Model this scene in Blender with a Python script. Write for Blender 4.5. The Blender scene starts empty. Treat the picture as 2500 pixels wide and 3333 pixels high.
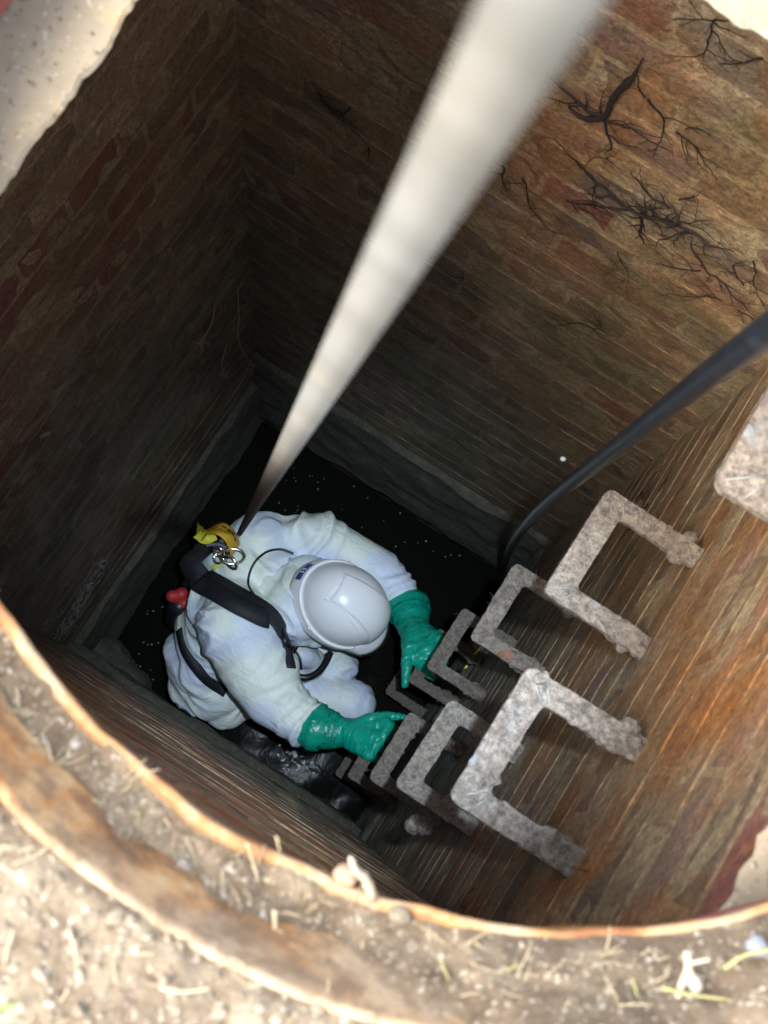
import bpy, bmesh, math, random
import numpy as np
from mathutils import Vector, Matrix, noise
from mathutils.bvhtree import BVHTree
sc = bpy.context.scene
COL = sc.collection
rnd = random.Random(7)

# ---------------------------------------------------------------- camera
# world: +X across the shaft towards the wall with the steps, +Y along that wall, +Z up; the camera is the origin
FPX, CX, CY = 4400.0, 1250.0, 1666.5
ROT = np.array([[0.8422, 0.5380, -0.0337], [0.5338, -0.8232, 0.1934], [0.0763, -0.1809, -0.9805]])
ROT[0] /= np.linalg.norm(ROT[0])
ROT[1] -= ROT[0] * (ROT[0] @ ROT[1]); ROT[1] /= np.linalg.norm(ROT[1])
ROT[2] = np.cross(ROT[0], ROT[1]) * (-1 if np.cross(ROT[0], ROT[1])[2] > 0 else 1)

def at(x, y, axis, val):
    """sight line through photo point (x, y) met with the plane axis = val"""
    r = ROT @ np.array([x - CX, y - CY, FPX])
    return Vector((r * (val / r[axis])).tolist())

cam_d = bpy.data.cameras.new('camera')
cam = bpy.data.objects.new('camera', cam_d); COL.objects.link(cam)
cr, cu, cb = ROT @ [1, 0, 0], ROT @ [0, -1, 0], ROT @ [0, 0, -1]
cam.matrix_world = Matrix(((cr[0], cu[0], cb[0], 0), (cr[1], cu[1], cb[1], 0), (cr[2], cu[2], cb[2], 0), (0, 0, 0, 1)))
cam_d.sensor_fit = 'HORIZONTAL'; cam_d.sensor_width = 36.0
cam_d.lens = 36.0 * FPX / 2500.0
cam_d.clip_start = 0.02; cam_d.clip_end = 500
cam_d.dof.use_dof = True; cam_d.dof.focus_distance = 2.55; cam_d.dof.aperture_fstop = 17.0
sc.camera = cam

# ---------------------------------------------------------------- light
w = bpy.data.worlds.new('World'); sc.world = w; w.use_nodes = True
nt = w.node_tree; bg = nt.nodes['Background']
sky = nt.nodes.new('ShaderNodeTexSky'); sky.sky_type = 'NISHITA'; sky.sun_disc = False
SUN_EL, SUN_AZ = math.radians(56), math.radians(216)      # azimuth measured from +Y towards +X
sky.sun_elevation = SUN_EL; sky.sun_rotation = SUN_AZ
sky.air_density = 1.0; sky.dust_density = 3.0
bg.inputs[1].default_value = 0.15
hs = nt.nodes.new('ShaderNodeHueSaturation'); hs.inputs['Saturation'].default_value = .45     # thin white overcast
nt.links.new(sky.outputs[0], hs.inputs['Color']); nt.links.new(hs.outputs[0], bg.inputs[0])
sl = bpy.data.lights.new('sun', 'SUN'); sl.energy = 1.5; sl.angle = math.radians(38); sl.color = (1, .86, .68)
so = bpy.data.objects.new('sun', sl); COL.objects.link(so)
sd = Vector((math.cos(SUN_EL) * math.sin(SUN_AZ), math.cos(SUN_EL) * math.cos(SUN_AZ), math.sin(SUN_EL)))
so.rotation_euler = sd.to_track_quat('Z', 'Y').to_euler()
# the torch held beside the camera: its small glint shows on the helmet and on the wet steps
tl = bpy.data.lights.new('torch', 'SPOT'); tl.energy = 60; tl.color = (.72, .86, 1.0)
tl.spot_size = math.radians(26); tl.spot_blend = 1.0; tl.shadow_soft_size = 0.012
to = bpy.data.objects.new('torch', tl); COL.objects.link(to)
to.location = (0.05, 0.10, -0.02)
to.rotation_euler = (Vector((0.05, 0.10, -0.02)) - Vector((-0.06, 0.32, -3.3))).to_track_quat('Z', 'Y').to_euler()
sc.view_settings.view_transform = 'Standard'; sc.view_settings.look = 'None'
sc.view_settings.exposure = 2.42; sc.view_settings.gamma = 1.0
sc.view_settings.use_curve_mapping = False
sc.cycles.use_denoising = True
sc.cycles.max_bounces = 8; sc.cycles.diffuse_bounces = 5
sc.cycles.sample_clamp_indirect = 6.0

# ---------------------------------------------------------------- helpers
def tag(o, label=None, cat=None, group=None, kind=None):
    if label: o['label'] = label
    if cat: o['category'] = cat
    if group: o['group'] = group
    if kind: o['kind'] = kind
    return o

def link(name, me, mat=None, parent=None, smooth=True):
    if isinstance(me, bmesh.types.BMesh):
        b = me; me = bpy.data.meshes.new(name); b.normal_update(); b.to_mesh(me); b.free()
    if mat is not None and not me.materials: me.materials.append(mat)
    if smooth: me.polygons.foreach_set('use_smooth', [True] * len(me.polygons))
    o = bpy.data.objects.new(name, me); COL.objects.link(o)
    if parent: o.parent = parent
    return o

def empty(name, loc=(0, 0, 0)):
    o = bpy.data.objects.new(name, None); COL.objects.link(o); o.location = loc
    o.empty_display_size = .05
    return o

def meshdata(name, v, f):
    me = bpy.data.meshes.new(name); me.from_pydata([tuple(p) for p in v], [], f); me.update(); return me

def nz(p, s=1.0, o=0.0):
    return noise.noise(Vector((p[0] * s + o, p[1] * s + o * .7, p[2] * s - o)))

def fb(p, s=1.0, n=3, o=0.0):
    a, t = 1.0, 0.0
    for i in range(n):
        t += a * nz(p, s, o + i * 7.3); a *= .5; s *= 2.1
    return t

def box(bm, c, d, rot=None):
    m = Matrix.Translation(c) @ (rot.to_4x4() if rot else Matrix()) @ Matrix.Diagonal((d[0], d[1], d[2], 1))
    return bmesh.ops.create_cube(bm, size=1, matrix=m)['verts']

def tube(bm, pts, rad, n=6, cap=True):
    """tube along points, radius a number or a list"""
    pts = [Vector(p) for p in pts]
    if not isinstance(rad, (list, tuple)): rad = [rad] * len(pts)
    rings = []; up = Vector((.3, .5, .8))
    for i, p in enumerate(pts):
        t = (pts[min(i + 1, len(pts) - 1)] - pts[max(i - 1, 0)])
        if t.length < 1e-9: t = Vector((0, 0, 1))
        t.normalize(); a = t.cross(up)
        if a.length < .05: a = t.cross(Vector((1, 0, 0)))
        a.normalize(); b = t.cross(a)
        up = a.cross(t) if False else up
        rings.append([bm.verts.new(p + (a * math.cos(k * 2 * math.pi / n) + b * math.sin(k * 2 * math.pi / n)) * rad[i]) for k in range(n)])
    for r0, r1 in zip(rings, rings[1:]):
        for k in range(n):
            bm.faces.new((r0[k], r0[(k + 1) % n], r1[(k + 1) % n], r1[k]))
    if cap:
        bm.faces.new(rings[0][::-1]); bm.faces.new(rings[-1])

def smooth_path(P, k=6):
    """Catmull-Rom through points"""
    P = [Vector(p) for p in P]; Q = [2 * P[0] - P[1]] + P + [2 * P[-1] - P[-2]]; out = []
    for i in range(1, len(Q) - 2):
        for j in range(k):
            t = j / k
            out.append(.5 * ((2 * Q[i]) + (Q[i + 1] - Q[i - 1]) * t + (2 * Q[i - 1] - 5 * Q[i] + 4 * Q[i + 1] - Q[i + 2]) * t * t
                             + (3 * Q[i] - Q[i - 1] - 3 * Q[i + 1] + Q[i + 2]) * t ** 3))
    out.append(P[-1]); return out

def ribbon(bm, pts, nrm, wid, th=.003):
    """flat strap: nrm = outward normals at the points"""
    rows = []
    for i, p in enumerate(pts):
        t = (pts[min(i + 1, len(pts) - 1)] - pts[max(i - 1, 0)]).normalized()
        n = (nrm[i] - t * nrm[i].dot(t)).normalized(); s = t.cross(n) * (wid / 2)
        rows.append([bm.verts.new(p + s + n * th / 2), bm.verts.new(p - s + n * th / 2), bm.verts.new(p - s - n * th / 2), bm.verts.new(p + s - n * th / 2)])
    for a, b in zip(rows, rows[1:]):
        for k in range(4): bm.faces.new((a[k], a[(k + 1) % 4], b[(k + 1) % 4], b[k]))
    bm.faces.new(rows[0][::-1]); bm.faces.new(rows[-1])

def blob_mesh(name, blobs, voxel, smooth=4, extra=None):
    """union of spheres / ellipsoids through a voxel remesh. blobs: (centre, radius | (rx,ry,rz)[, rot])"""
    bm = bmesh.new()
    for b in blobs:
        c, r = Vector(b[0]), b[1]
        if not isinstance(r, (tuple, list)): r = (r, r, r)
        m = Matrix.Translation(c) @ (b[2].to_4x4() if len(b) > 2 else Matrix()) @ Matrix.Diagonal((r[0], r[1], r[2], 1))
        bmesh.ops.create_icosphere(bm, subdivisions=3 if max(r) > 3 * voxel else 2, radius=1, matrix=m)
    if extra: extra(bm)
    me = bpy.data.meshes.new(name + '_tmp'); bm.to_mesh(me); bm.free()
    o = bpy.data.objects.new(name + '_tmp', me); COL.objects.link(o)
    md = o.modifiers.new('r', 'REMESH'); md.mode = 'VOXEL'; md.voxel_size = voxel
    if smooth:
        ms = o.modifiers.new('s', 'SMOOTH'); ms.factor = .5; ms.iterations = smooth
    dg = bpy.context.evaluated_depsgraph_get()
    out = bpy.data.meshes.new_from_object(o.evaluated_get(dg)); out.name = name
    bpy.data.objects.remove(o); bpy.data.meshes.remove(me)
    return out

def chain(pts, rads, step=.35):
    """spheres interpolated along a chain of joints"""
    out = []
    for (a, ra), (b, rb) in zip(zip(pts, rads), zip(pts[1:], rads[1:])):
        a, b = Vector(a), Vector(b); n = max(1, int((b - a).length / (min(ra, rb) * step)))
        for i in range(n + 1):
            t = i / n; out.append((a.lerp(b, t), ra + (rb - ra) * t))
    return out

# ---------------------------------------------------------------- materials
def mat(name, col=(.5, .5, .5), rough=.7, metal=0, build=None, bump=None, spec=None, coat=0):
    m = bpy.data.materials.new(name); m.use_nodes = True; t = m.node_tree
    b = t.nodes['Principled BSDF']
    b.inputs['Base Color'].default_value = (*col, 1); b.inputs['Roughness'].default_value = rough
    b.inputs['Metallic'].default_value = metal
    if spec is not None: b.inputs['Specular IOR Level'].default_value = spec
    if coat: b.inputs['Coat Weight'].default_value = coat; b.inputs['Coat Roughness'].default_value = .15
    if build: build(t, b)
    return m

class NT:
    """small node helpers"""
    def __init__(s, t): s.t = t; s.N = t.nodes; s.L = t.links
    def pos(s, scale=(1, 1, 1), rot=(0, 0, 0), coord='world'):
        if coord == 'world': src = s.N.new('ShaderNodeNewGeometry').outputs['Position']
        else: src = s.N.new('ShaderNodeTexCoord').outputs['Object']
        m = s.N.new('ShaderNodeMapping'); m.inputs['Scale'].default_value = scale; m.inputs['Rotation'].default_value = rot
        s.L.new(src, m.inputs[0]); return m.outputs[0]
    def noise(s, vec, scale, detail=4, rough=.55, dist=0, w=None):
        n = s.N.new('ShaderNodeTexNoise'); n.inputs['Scale'].default_value = scale; n.inputs['Detail'].default_value = detail
        n.inputs['Roughness'].default_value = rough; n.inputs['Distortion'].default_value = dist
        s.L.new(vec, n.inputs['Vector']); return n.outputs['Fac']
    def vor(s, vec, scale, feat='F1'):
        n = s.N.new('ShaderNodeTexVoronoi'); n.feature = feat; n.inputs['Scale'].default_value = scale
        s.L.new(vec, n.inputs['Vector']); return n.outputs['Distance']
    def ramp(s, f, stops, interp='LINEAR'):
        r = s.N.new('ShaderNodeValToRGB'); e = r.color_ramp; e.interpolation = interp
        while len(e.elements) < len(stops): e.elements.new(.5)
        for k, (p, c) in zip(e.elements, stops):
            k.position = p; k.color = (*c, 1) if isinstance(c, (tuple, list)) else (c, c, c, 1)
        s.L.new(f, r.inputs[0]); return r.outputs[0]
    def mix(s, f, a, b, mode='MIX'):
        m = s.N.new('ShaderNodeMix'); m.data_type = 'RGBA'; m.blend_type = mode
        for sock, val in ((m.inputs['Factor'], f), (m.inputs['A'], a), (m.inputs['B'], b)): pass
        fa, A, B = m.inputs[0], m.inputs[6], m.inputs[7]
        for sock, val in ((fa, f), (A, a), (B, b)):
            if isinstance(val, (int, float)): sock.default_value = val
            elif isinstance(val, tuple): sock.default_value = (*val, 1)
            else: s.L.new(val, sock)
        return m.outputs[2]
    def math(s, op, a, b=None, clamp=False):
        m = s.N.new('ShaderNodeMath'); m.operation = op; m.use_clamp = clamp
        for i, v in enumerate((a, b)):
            if v is None: continue
            if isinstance(v, (int, float)): m.inputs[i].default_value = v
            else: s.L.new(v, m.inputs[i])
        return m.outputs[0]
    def sep(s, vec, i):
        n = s.N.new('ShaderNodeSeparateXYZ'); s.L.new(vec, n.inputs[0]); return n.outputs[i]
    def maprange(s, v, a, b, c=0, d=1):
        n = s.N.new('ShaderNodeMapRange'); s.L.new(v, n.inputs[0])
        for i, x in enumerate((a, b, c, d)): n.inputs[i + 1].default_value = x
        return n.outputs[0]
    def rand(s): return s.N.new('ShaderNodeObjectInfo').outputs['Random']
    def bump(s, b, h, strength=.5, dist=.01, prev=None):
        n = s.N.new('ShaderNodeBump'); n.inputs['Strength'].default_value = strength; n.inputs['Distance'].default_value = dist
        s.L.new(h, n.inputs['Height'])
        if prev is not None: s.L.new(prev, n.inputs['Normal'])
        s.L.new(n.outputs[0], b.inputs['Normal']); return n.outputs[0]

def wall_mat(name, kind, warm):
    """kind 'brick' or 'mortar'; warm 0..1 = how much orange iron staining the wall carries"""
    def build(t, b):
        n = NT(t); p = n.pos(); ps = n.pos((1, 1, .8)); z = n.sep(p, 2)
        if kind == 'brick':
            r = n.rand()
            base = n.ramp(r, [(0, (.22, .15, .10)), (.18, (.36, .25, .145)), (.34, (.27, .175, .14)), (.5, (.17, .125, .09)), (.64, (.33, .24, .16)), (.78, (.33, .16, .115)), (.88, (.27, .095, .075)), (1, (.40, .28, .15))], 'CONSTANT')
        else:
            base = n.ramp(n.noise(p, 30, 4), [(.3, (.34, .255, .14)), (.7, (.54, .44, .28))])
        # slime and lime film running across brick and joint alike
        film = n.ramp(n.noise(ps, 7, 6, .62, .6), [(.40, 0), (.60, 1)])
        filmcol = n.ramp(n.noise(p, 16, 5, .6), [(.3, (.20, .13, .065)), (.52, (.33, .25, .15)), (.7, (.46, .40, .29))])
        c = n.mix(n.math('MULTIPLY', film, .64 if kind == 'brick' else .42), base, filmcol)
        # iron staining
        st = n.ramp(n.noise(n.pos((1.2, 1.2, .9)), 5, 5, .6, .4), [(.42, 0), (.62, 1)])
        up = n.maprange(z, -2.9, -1.1, 0, 1)
        c = n.mix(n.math('MULTIPLY', n.math('MULTIPLY', st, up), warm), c, n.ramp(n.noise(p, 40, 4), [(.3, (.30, .11, .025)), (.7, (.46, .21, .06))]))
        # algae towards the water; shade of the deep shaft painted in as well
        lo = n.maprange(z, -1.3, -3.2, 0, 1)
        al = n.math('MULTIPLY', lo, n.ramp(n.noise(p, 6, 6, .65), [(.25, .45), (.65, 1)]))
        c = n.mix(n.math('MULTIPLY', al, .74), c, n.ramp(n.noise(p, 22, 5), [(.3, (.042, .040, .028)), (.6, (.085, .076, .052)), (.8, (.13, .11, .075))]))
        moss = n.ramp(n.noise(p, 3.1, 5, .6), [(.54, 0), (.66, 1)])
        c = n.mix(n.math('MULTIPLY', moss, .45), c, (.085, .085, .03))
        gr = n.ramp(n.noise(p, 150, 5, .75), [(.30, .45), (.5, .95), (.68, 1.55)])
        c = n.mix(1.0, c, gr, 'MULTIPLY')
        # soot-dark spots and small white flecks of lime
        dk = n.ramp(n.noise(p, 55, 5, .7), [(.30, 1), (.42, 0)])
        c = n.mix(n.math('MULTIPLY', dk, .55), c, (.05, .035, .025))
        fl = n.ramp(n.noise(p, 120, 2, .5), [(.735, 0), (.76, 1)])
        c = n.mix(n.math('MULTIPLY', fl, .5), c, (.62, .60, .52))
        t.links.new(c, b.inputs['Base Color'])
        ro = n.ramp(n.noise(p, 12, 4), [(.35, .42), (.65, .85)]); t.links.new(ro, b.inputs['Roughness'])
        h = n.math('ADD', n.math('MULTIPLY', n.noise(p, 60, 8, .7), 1.0), n.math('MULTIPLY', n.noise(ps, 14, 5, .6), .9))
        n.bump(b, h, .9, .009)
    return mat(name, build=build)

def concrete_build(dark, c0, c1, specks=True, scale=1.0, bumpd=.004):
    def build(t, b):
        n = NT(t); p = n.pos()
        c = n.ramp(n.noise(p, 9 * scale, 6, .65), [(.3, c0), (.7, c1)])
        if specks == 'fine':
            c = n.mix(n.ramp(n.noise(p, 150, 4, .75), [(.36, .7), (.52, 0)]), c, (.03, .031, .022))
            c = n.mix(n.ramp(n.noise(p, 210, 3, .7), [(.60, 0), (.70, .8)]), c, (.33, .32, .25))
        elif specks:
            c = n.mix(n.ramp(n.noise(p, 230 * scale, 2), [(.62, 0), (.72, .8)]), c, (.09, .07, .05))
            c = n.mix(n.ramp(n.noise(n.pos((1, 1.1, 1), (.4, .2, 0)), 170 * scale, 2), [(.64, 0), (.74, .8)]), c, (.66, .62, .55))
            c = n.mix(n.ramp(n.noise(p, 34 * scale, 4), [(.58, 0), (.75, .65)]), c, (.50, .36, .17))
        t.links.new(c, b.inputs['Base Color']); b.inputs['Roughness'].default_value = .85
        n.bump(b, n.noise(p, 110 * (1 + .2 * scale), 9, .8), .9, bumpd)
    return build

M_slab = mat('slab_concrete', build=concrete_build(0, (.25, .215, .15), (.42, .36, .265)))
M_base = mat('wet_base_concrete', build=concrete_build(1, (.075, .078, .055), (.21, .20, .15), 'fine', 3.0, .012))
M_red = mat('red_paint_brick', build=concrete_build(0, (.30, .07, .05), (.42, .15, .11), False, 2.0))

def rust_build(t, b):
    n = NT(t); p = n.pos()
    c = n.ramp(n.noise(p, 20, 6, .65), [(.36, (.13, .065, .03)), (.48, (.42, .21, .075)), (.6, (.50, .36, .20))])
    c = n.mix(n.ramp(n.noise(p, 7, 5), [(.44, 0), (.56, .85)]), c, (.42, .335, .235))
    c = n.mix(n.ramp(n.noise(p, 70, 5, .7), [(.45, 0), (.6, .7)]), c, (.18, .12, .075))
    t.links.new(c, b.inputs['Base Color']); b.inputs['Roughness'].default_value = .8
    n.bump(b, n.noise(p, 90, 7, .7), .8, .004)
M_rust = mat('rusty_iron', build=rust_build)

def lip_build(t, b):
    n = NT(t); p = n.pos()
    c = n.ramp(n.noise(p, 30, 6, .65), [(.36, (.20, .085, .03)), (.5, (.34, .185, .075)), (.62, (.36, .28, .18))])
    t.links.new(c, b.inputs['Base Color']); b.inputs['Roughness'].default_value = .6
    n.bump(b, n.noise(p, 120, 7, .7), .5, .003)
M_lip = mat('bright_rust_lip', build=lip_build)

def soil_build(c0, c1, c2):
    def build(t, b):
        n = NT(t); p = n.pos()
        c = n.ramp(n.noise(p, 55, 7, .72), [(.30, c0), (.5, c1), (.68, c2)])
        c = n.mix(n.ramp(n.noise(p, 9, 4), [(.42, 0), (.62, .7)]), c, (.17, .125, .085))
        c = n.mix(n.ramp(n.noise(p, 210, 2), [(.62, 0), (.68, .9)]), c, (.70, .65, .55))
        t.links.new(c, b.inputs['Base Color']); b.inputs['Roughness'].default_value = .95
        n.bump(b, n.noise(p, 180, 8, .75), 1, .006)
    return build
M_soil = mat('dry_soil', build=soil_build((.08, .055, .034), (.33, .255, .17), (.56, .465, .34)))
M_ground = mat('gravelly_ground', build=soil_build((.10, .075, .05), (.36, .295, .21), (.57, .49, .37)))

def mud_build(t, b):
    n = NT(t); p = n.pos(); z = n.sep(p, 2)
    c = n.ramp(n.noise(p, 120, 7, .78), [(.36, (.09, .072, .06)), (.5, (.25, .215, .185)), (.64, (.46, .41, .34))])
    c = n.mix(n.ramp(n.noise(p, 26, 5), [(.5, 0), (.68, .6)]), c, (.27, .22, .18))
    c = n.mix(n.ramp(n.noise(p, 33, 5, .6, 1.0), [(.58, 0), (.66, .75)]), c, (.42, .36, .27))
    c = n.mix(n.ramp(n.noise(p, 17, 3), [(.64, 0), (.70, .5)]), c, (.36, .44, .50))
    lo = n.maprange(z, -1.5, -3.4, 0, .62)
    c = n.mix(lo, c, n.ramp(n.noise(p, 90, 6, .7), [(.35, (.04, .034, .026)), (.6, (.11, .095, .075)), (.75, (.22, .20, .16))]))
    t.links.new(c, b.inputs['Base Color'])
    t.links.new(n.ramp(n.noise(p, 20, 4), [(.4, .35), (.6, .85)]), b.inputs['Roughness'])
    h = n.math('ADD', n.noise(p, 150, 8, .75), n.math('MULTIPLY', n.noise(p, 420, 3, .6), .4))
    n.bump(b, h, 1, .006)
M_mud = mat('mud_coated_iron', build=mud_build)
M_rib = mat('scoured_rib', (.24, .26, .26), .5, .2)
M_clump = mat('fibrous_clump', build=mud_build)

def suit_build(t, b):
    n = NT(t); p = n.pos()
    c = n.ramp(n.noise(p, 5.5, 2, .4), [(.44, (.66, .73, .86)), (.56, (.78, .85, .78))])  # bluish shade and creamy lit patches painted into the white cloth
    t.links.new(c, b.inputs['Base Color']); b.inputs['Roughness'].default_value = .55
    b.inputs['Subsurface Weight'].default_value = 0
    n.bump(b, n.noise(n.pos((1, 1.6, 1)), 22, 3, .5, 1.5), .35, .012)
M_suit = mat('white_coverall_fabric', build=suit_build)
def shell_build(t, b):
    n = NT(t); p = n.pos()
    c = n.mix(n.ramp(n.noise(p, 60, 4, .7), [(.66, 0), (.75, .35)]), (.90, .91, .94), (.66, .65, .70))
    t.links.new(c, b.inputs['Base Color'])
M_shell = mat('white_helmet_plastic', rough=.28, build=shell_build)
M_bead = mat('helmet_bead', (.86, .88, .90), .35)
M_label = mat('navy_label', (.03, .03, .22), .5)
M_labelink = mat('label_ink', (.75, .75, .85), .5)
def glove_build(t, b):
    n = NT(t); p = n.pos()
    c = n.ramp(n.noise(p, 14, 4), [(.3, (.0, .27, .18)), (.7, (.005, .36, .25))])
    t.links.new(c, b.inputs['Base Color'])
    n.bump(b, n.noise(n.pos((1, 1, 1.6)), 30, 4, .5, 1.5), .5, .008)
M_glove = mat('green_rubber', rough=.33, build=glove_build)
M_print = mat('dark_green_print', (.0, .09, .07), .5)
M_web = mat('black_webbing', (.012, .014, .02), .7)
M_black = mat('black_rubber', (.010, .011, .014), .4)
M_bag = mat('dark_bag', (.014, .017, .022), .8)
M_yel = mat('yellow_webbing', (.70, .42, .02), .6, build=lambda t, b: NT(t).bump(b, NT(t).noise(NT(t).pos((1, 1, 3)), 160, 2), .5, .003))
M_yelb = mat('lemon_webbing', (.66, .62, .05), .6)
M_steel = mat('steel', (.72, .70, .62), .22, 1.0)
M_redt = mat('red_plastic', (.45, .03, .03), .5)
M_grey = mat('pale_tab', (.45, .55, .55), .4)
M_skin = mat('skin', (.55, .33, .24), .6)
M_hair = mat('dark_hair', (.03, .02, .015), .7)
M_boot = mat('black_boot', (.015, .015, .015), .4)
def rope_build(t, b):
    n = NT(t); p = n.pos()
    c = n.ramp(n.noise(n.pos((.15, .15, 1)), 46, 5, .7), [(.35, (.132, .136, .124)), (.65, (.190, .194, .184))])
    c = n.mix(n.ramp(n.noise(n.pos((0, 0, 1)), 9, 1), [(.45, 0), (.6, .4)]), c, (.175, .16, .13))
    c = n.mix(n.maprange(n.sep(p, 2), -1.6, -3.1, 0, .88), c, (.04, .04, .036))  # dimness of the strap's lower end, put into the colour
    t.links.new(c, b.inputs['Base Color'])
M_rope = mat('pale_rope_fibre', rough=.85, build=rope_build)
def hose_build(t, b):
    n = NT(t); p = n.pos()
    c = n.mix(n.ramp(n.noise(p, 60, 4), [(.52, 0), (.75, .5)]), (.007, .009, .013), (.035, .042, .05))
    t.links.new(c, b.inputs['Base Color'])
M_hose = mat('dusty_black_hose', rough=.42, build=hose_build)
M_root = mat('black_root', (.018, .012, .012), .8)
M_rootp = mat('pale_root', (.34, .29, .18), .8)
M_straw = mat('dry_straw', (.40, .34, .225), .8)
M_strawg = mat('green_straw', (.28, .27, .12), .8)
M_twig = mat('pale_twig', (.38, .325, .24), .85)
M_peb = mat('pebble', build=concrete_build(0, (.20, .165, .115), (.52, .46, .36), False, 8))
M_slate = mat('slate_blue_stone', build=concrete_build(0, (.16, .18, .22), (.30, .33, .38), False, 5))
M_white = mat('white_crumb', (.28, .265, .235), .8)
M_leaf = mat('brown_leaf', (.22, .09, .05), .7)
M_foam = mat('grey_scum', (.26, .28, .27), .6)
def water_build(t, b):
    n = NT(t); p = n.pos()
    b.inputs['Base Color'].default_value = (.006, .007, .005, 1); b.inputs['Roughness'].default_value = .14; b.inputs['Specular IOR Level'].default_value = .006
    n.bump(b, n.noise(p, 18, 2, .5, .8), .045, .02)
M_water = mat('black_water', build=water_build)

# ---------------------------------------------------------------- setting: shaft
XL, XR, YF, YB = -.63, .29, -.05, .85          # inner faces of the brick shaft
ZT, ZB, ZW = -.85, -4.30, -4.12                 # top of walls, bottom of walls, water
WALLS = {   # origin at top-left seen from inside, direction along, inward normal, length, stain
    'back': (Vector((XL, YB, ZT)), Vector((1, 0, 0)), Vector((0, -1, 0)), XR - XL, .75),
    'right': (Vector((XR, YB, ZT)), Vector((0, -1, 0)), Vector((-1, 0, 0)), YB - YF, 1.0),
    'front': (Vector((XR, YF, ZT)), Vector((-1, 0, 0)), Vector((0, 1, 0)), XR - XL, .6),
    'left': (Vector((XL, YF, ZT)), Vector((0, 1, 0)), Vector((1, 0, 0)), YB - YF, .22)}
LBL = {'back': 'stained brick wall of the shaft hung with black roots, behind the rope',
       'right': 'orange stained brick wall of the shaft that carries the step irons',
       'front': 'narrow brick wall of the shaft just under the rusty rim',
       'left': 'dark shaded brick wall of the shaft under the pale slab edge'}

def brick_variant(k):
    r = random.Random(k); L, H, D = .214, .0655, .04
    nx, nzv = 5, 3; v = []; f = []
    for j in range(nzv):
        for i in range(nx):
            ex = i in (0, nx - 1); ez = j in (0, nzv - 1)
            x = -L / 2 + L * i / (nx - 1); z = -H / 2 + H * j / (nzv - 1)
            if ex: x *= 1 - r.uniform(.0, .02)
            if ez: z *= 1 - r.uniform(.0, .09)
            y = r.uniform(-.0006, .0006) - (.0006 if (ex or ez) else 0) - (.0012 if (ex and ez) else 0) - (r.uniform(.002, .005) if r.random() < .07 else 0)
            v.append((x, y, z))
    for j in range(nzv - 1):
        for i in range(nx - 1):
            a = j * nx + i; f.append((a, a + 1, a + nx + 1, a + nx))
    ring = [i for i in range(nx)] + [j * nx + nx - 1 for j in range(1, nzv)] + [(nzv - 1) * nx + i for i in range(nx - 2, -1, -1)] + [j * nx for j in range(nzv - 2, 0, -1)]
    base = len(v)
    for i in ring: v.append((v[i][0], -D, v[i][2]))
    for k2 in range(len(ring)):
        a, b2 = ring[k2], ring[(k2 + 1) % len(ring)]
        f.append((b2, a, base + k2, base + (k2 + 1) % len(ring)))
    return v, f
BV = [brick_variant(k) for k in range(14)]
COURSE = .076
for wn, (o0, ax, nn, LEN, warm) in WALLS.items():
    root = empty('brick_wall', (o0 + ax * LEN / 2 + Vector((0, 0, ZB - ZT))))
    tag(root, LBL[wn], 'wall')
    inv = root.location
    mb, mm = wall_mat('brick_' + wn, 'brick', warm), wall_mat('mortar_' + wn, 'mortar', warm)
    # mortar: a displaced sheet with a thickness behind
    NX, NZ = 40, 120; v = []; f = []
    for j in range(NZ + 1):
        for i in range(NX + 1):
            p = o0 + ax * ((LEN + .05) * i / NX - .025) + Vector((0, 0, (ZB - ZT) * j / NZ))
            d = -.0013 + .0005 * fb(p, 22, 3)
            v.append(p + nn * d - inv)
    for j in range(NZ):
        for i in range(NX):
            a = j * (NX + 1) + i; f.append((a, a + NX + 1, a + NX + 2, a + 1))
    link('mortar', meshdata('mortar', v, f), mm, root)
    bm = bmesh.new()
    c = o0 + ax * (LEN / 2) - nn * .10 + Vector((0, 0, (ZB - ZT) / 2)) - inv
    box(bm, c, (abs(ax.x) * (LEN + .36) + abs(nn.x) * .12, abs(ax.y) * (LEN + .36) + abs(nn.y) * .12, ZT - ZB))
    link('backing', bm, mm, root, False)
    meshes = []
    for k, (vv, ff) in enumerate(BV):
        me = meshdata('brick', vv, ff); me.materials.append(mb); meshes.append(me)
    rot = Matrix((ax, nn, Vector((0, 0, 1)))).transposed().to_4x4()
    if ax.cross(nn).z < 0: rot = Matrix((-ax, nn, Vector((0, 0, 1)))).transposed().to_4x4()
    r = random.Random(hash(wn) % 1 + len(wn) * 31)
    nc = int((ZT - ZB) / COURSE)
    for j in range(nc):
        z = ZT - COURSE * (j + .5)
        header = (j % 4 == 3)
        s = (-.1125 if j % 2 else 0) if not header else -.056
        unit = .225 if not header else .1125
        while s < LEN - .012:
            a, b_ = max(s, 0.0), min(s + unit, LEN); s += unit
            if b_ - a < .03: continue
            me = r.choice(meshes)
            ob = bpy.data.objects.new('brick', me); COL.objects.link(ob); ob.parent = root
            e0, e1 = (0 if a <= 0 else .0045), (0 if b_ >= LEN else .0045); a += e0; b_ -= e1; sx = (b_ - a) / .214
            pr = r.uniform(.0001, .0008) - (.003 if r.random() < .04 else 0)
            pos = o0 + ax * ((a + b_) / 2) + Vector((0, 0, z - ZT + r.uniform(-.0015, .0015))) + nn * pr
            ob.matrix_local = Matrix.Translation(pos - inv) @ rot @ Matrix.Rotation(r.uniform(-.008, .008), 4, 'Y') @ Matrix.Diagonal((sx, 1, r.uniform(.97, 1.03), 1))

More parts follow.
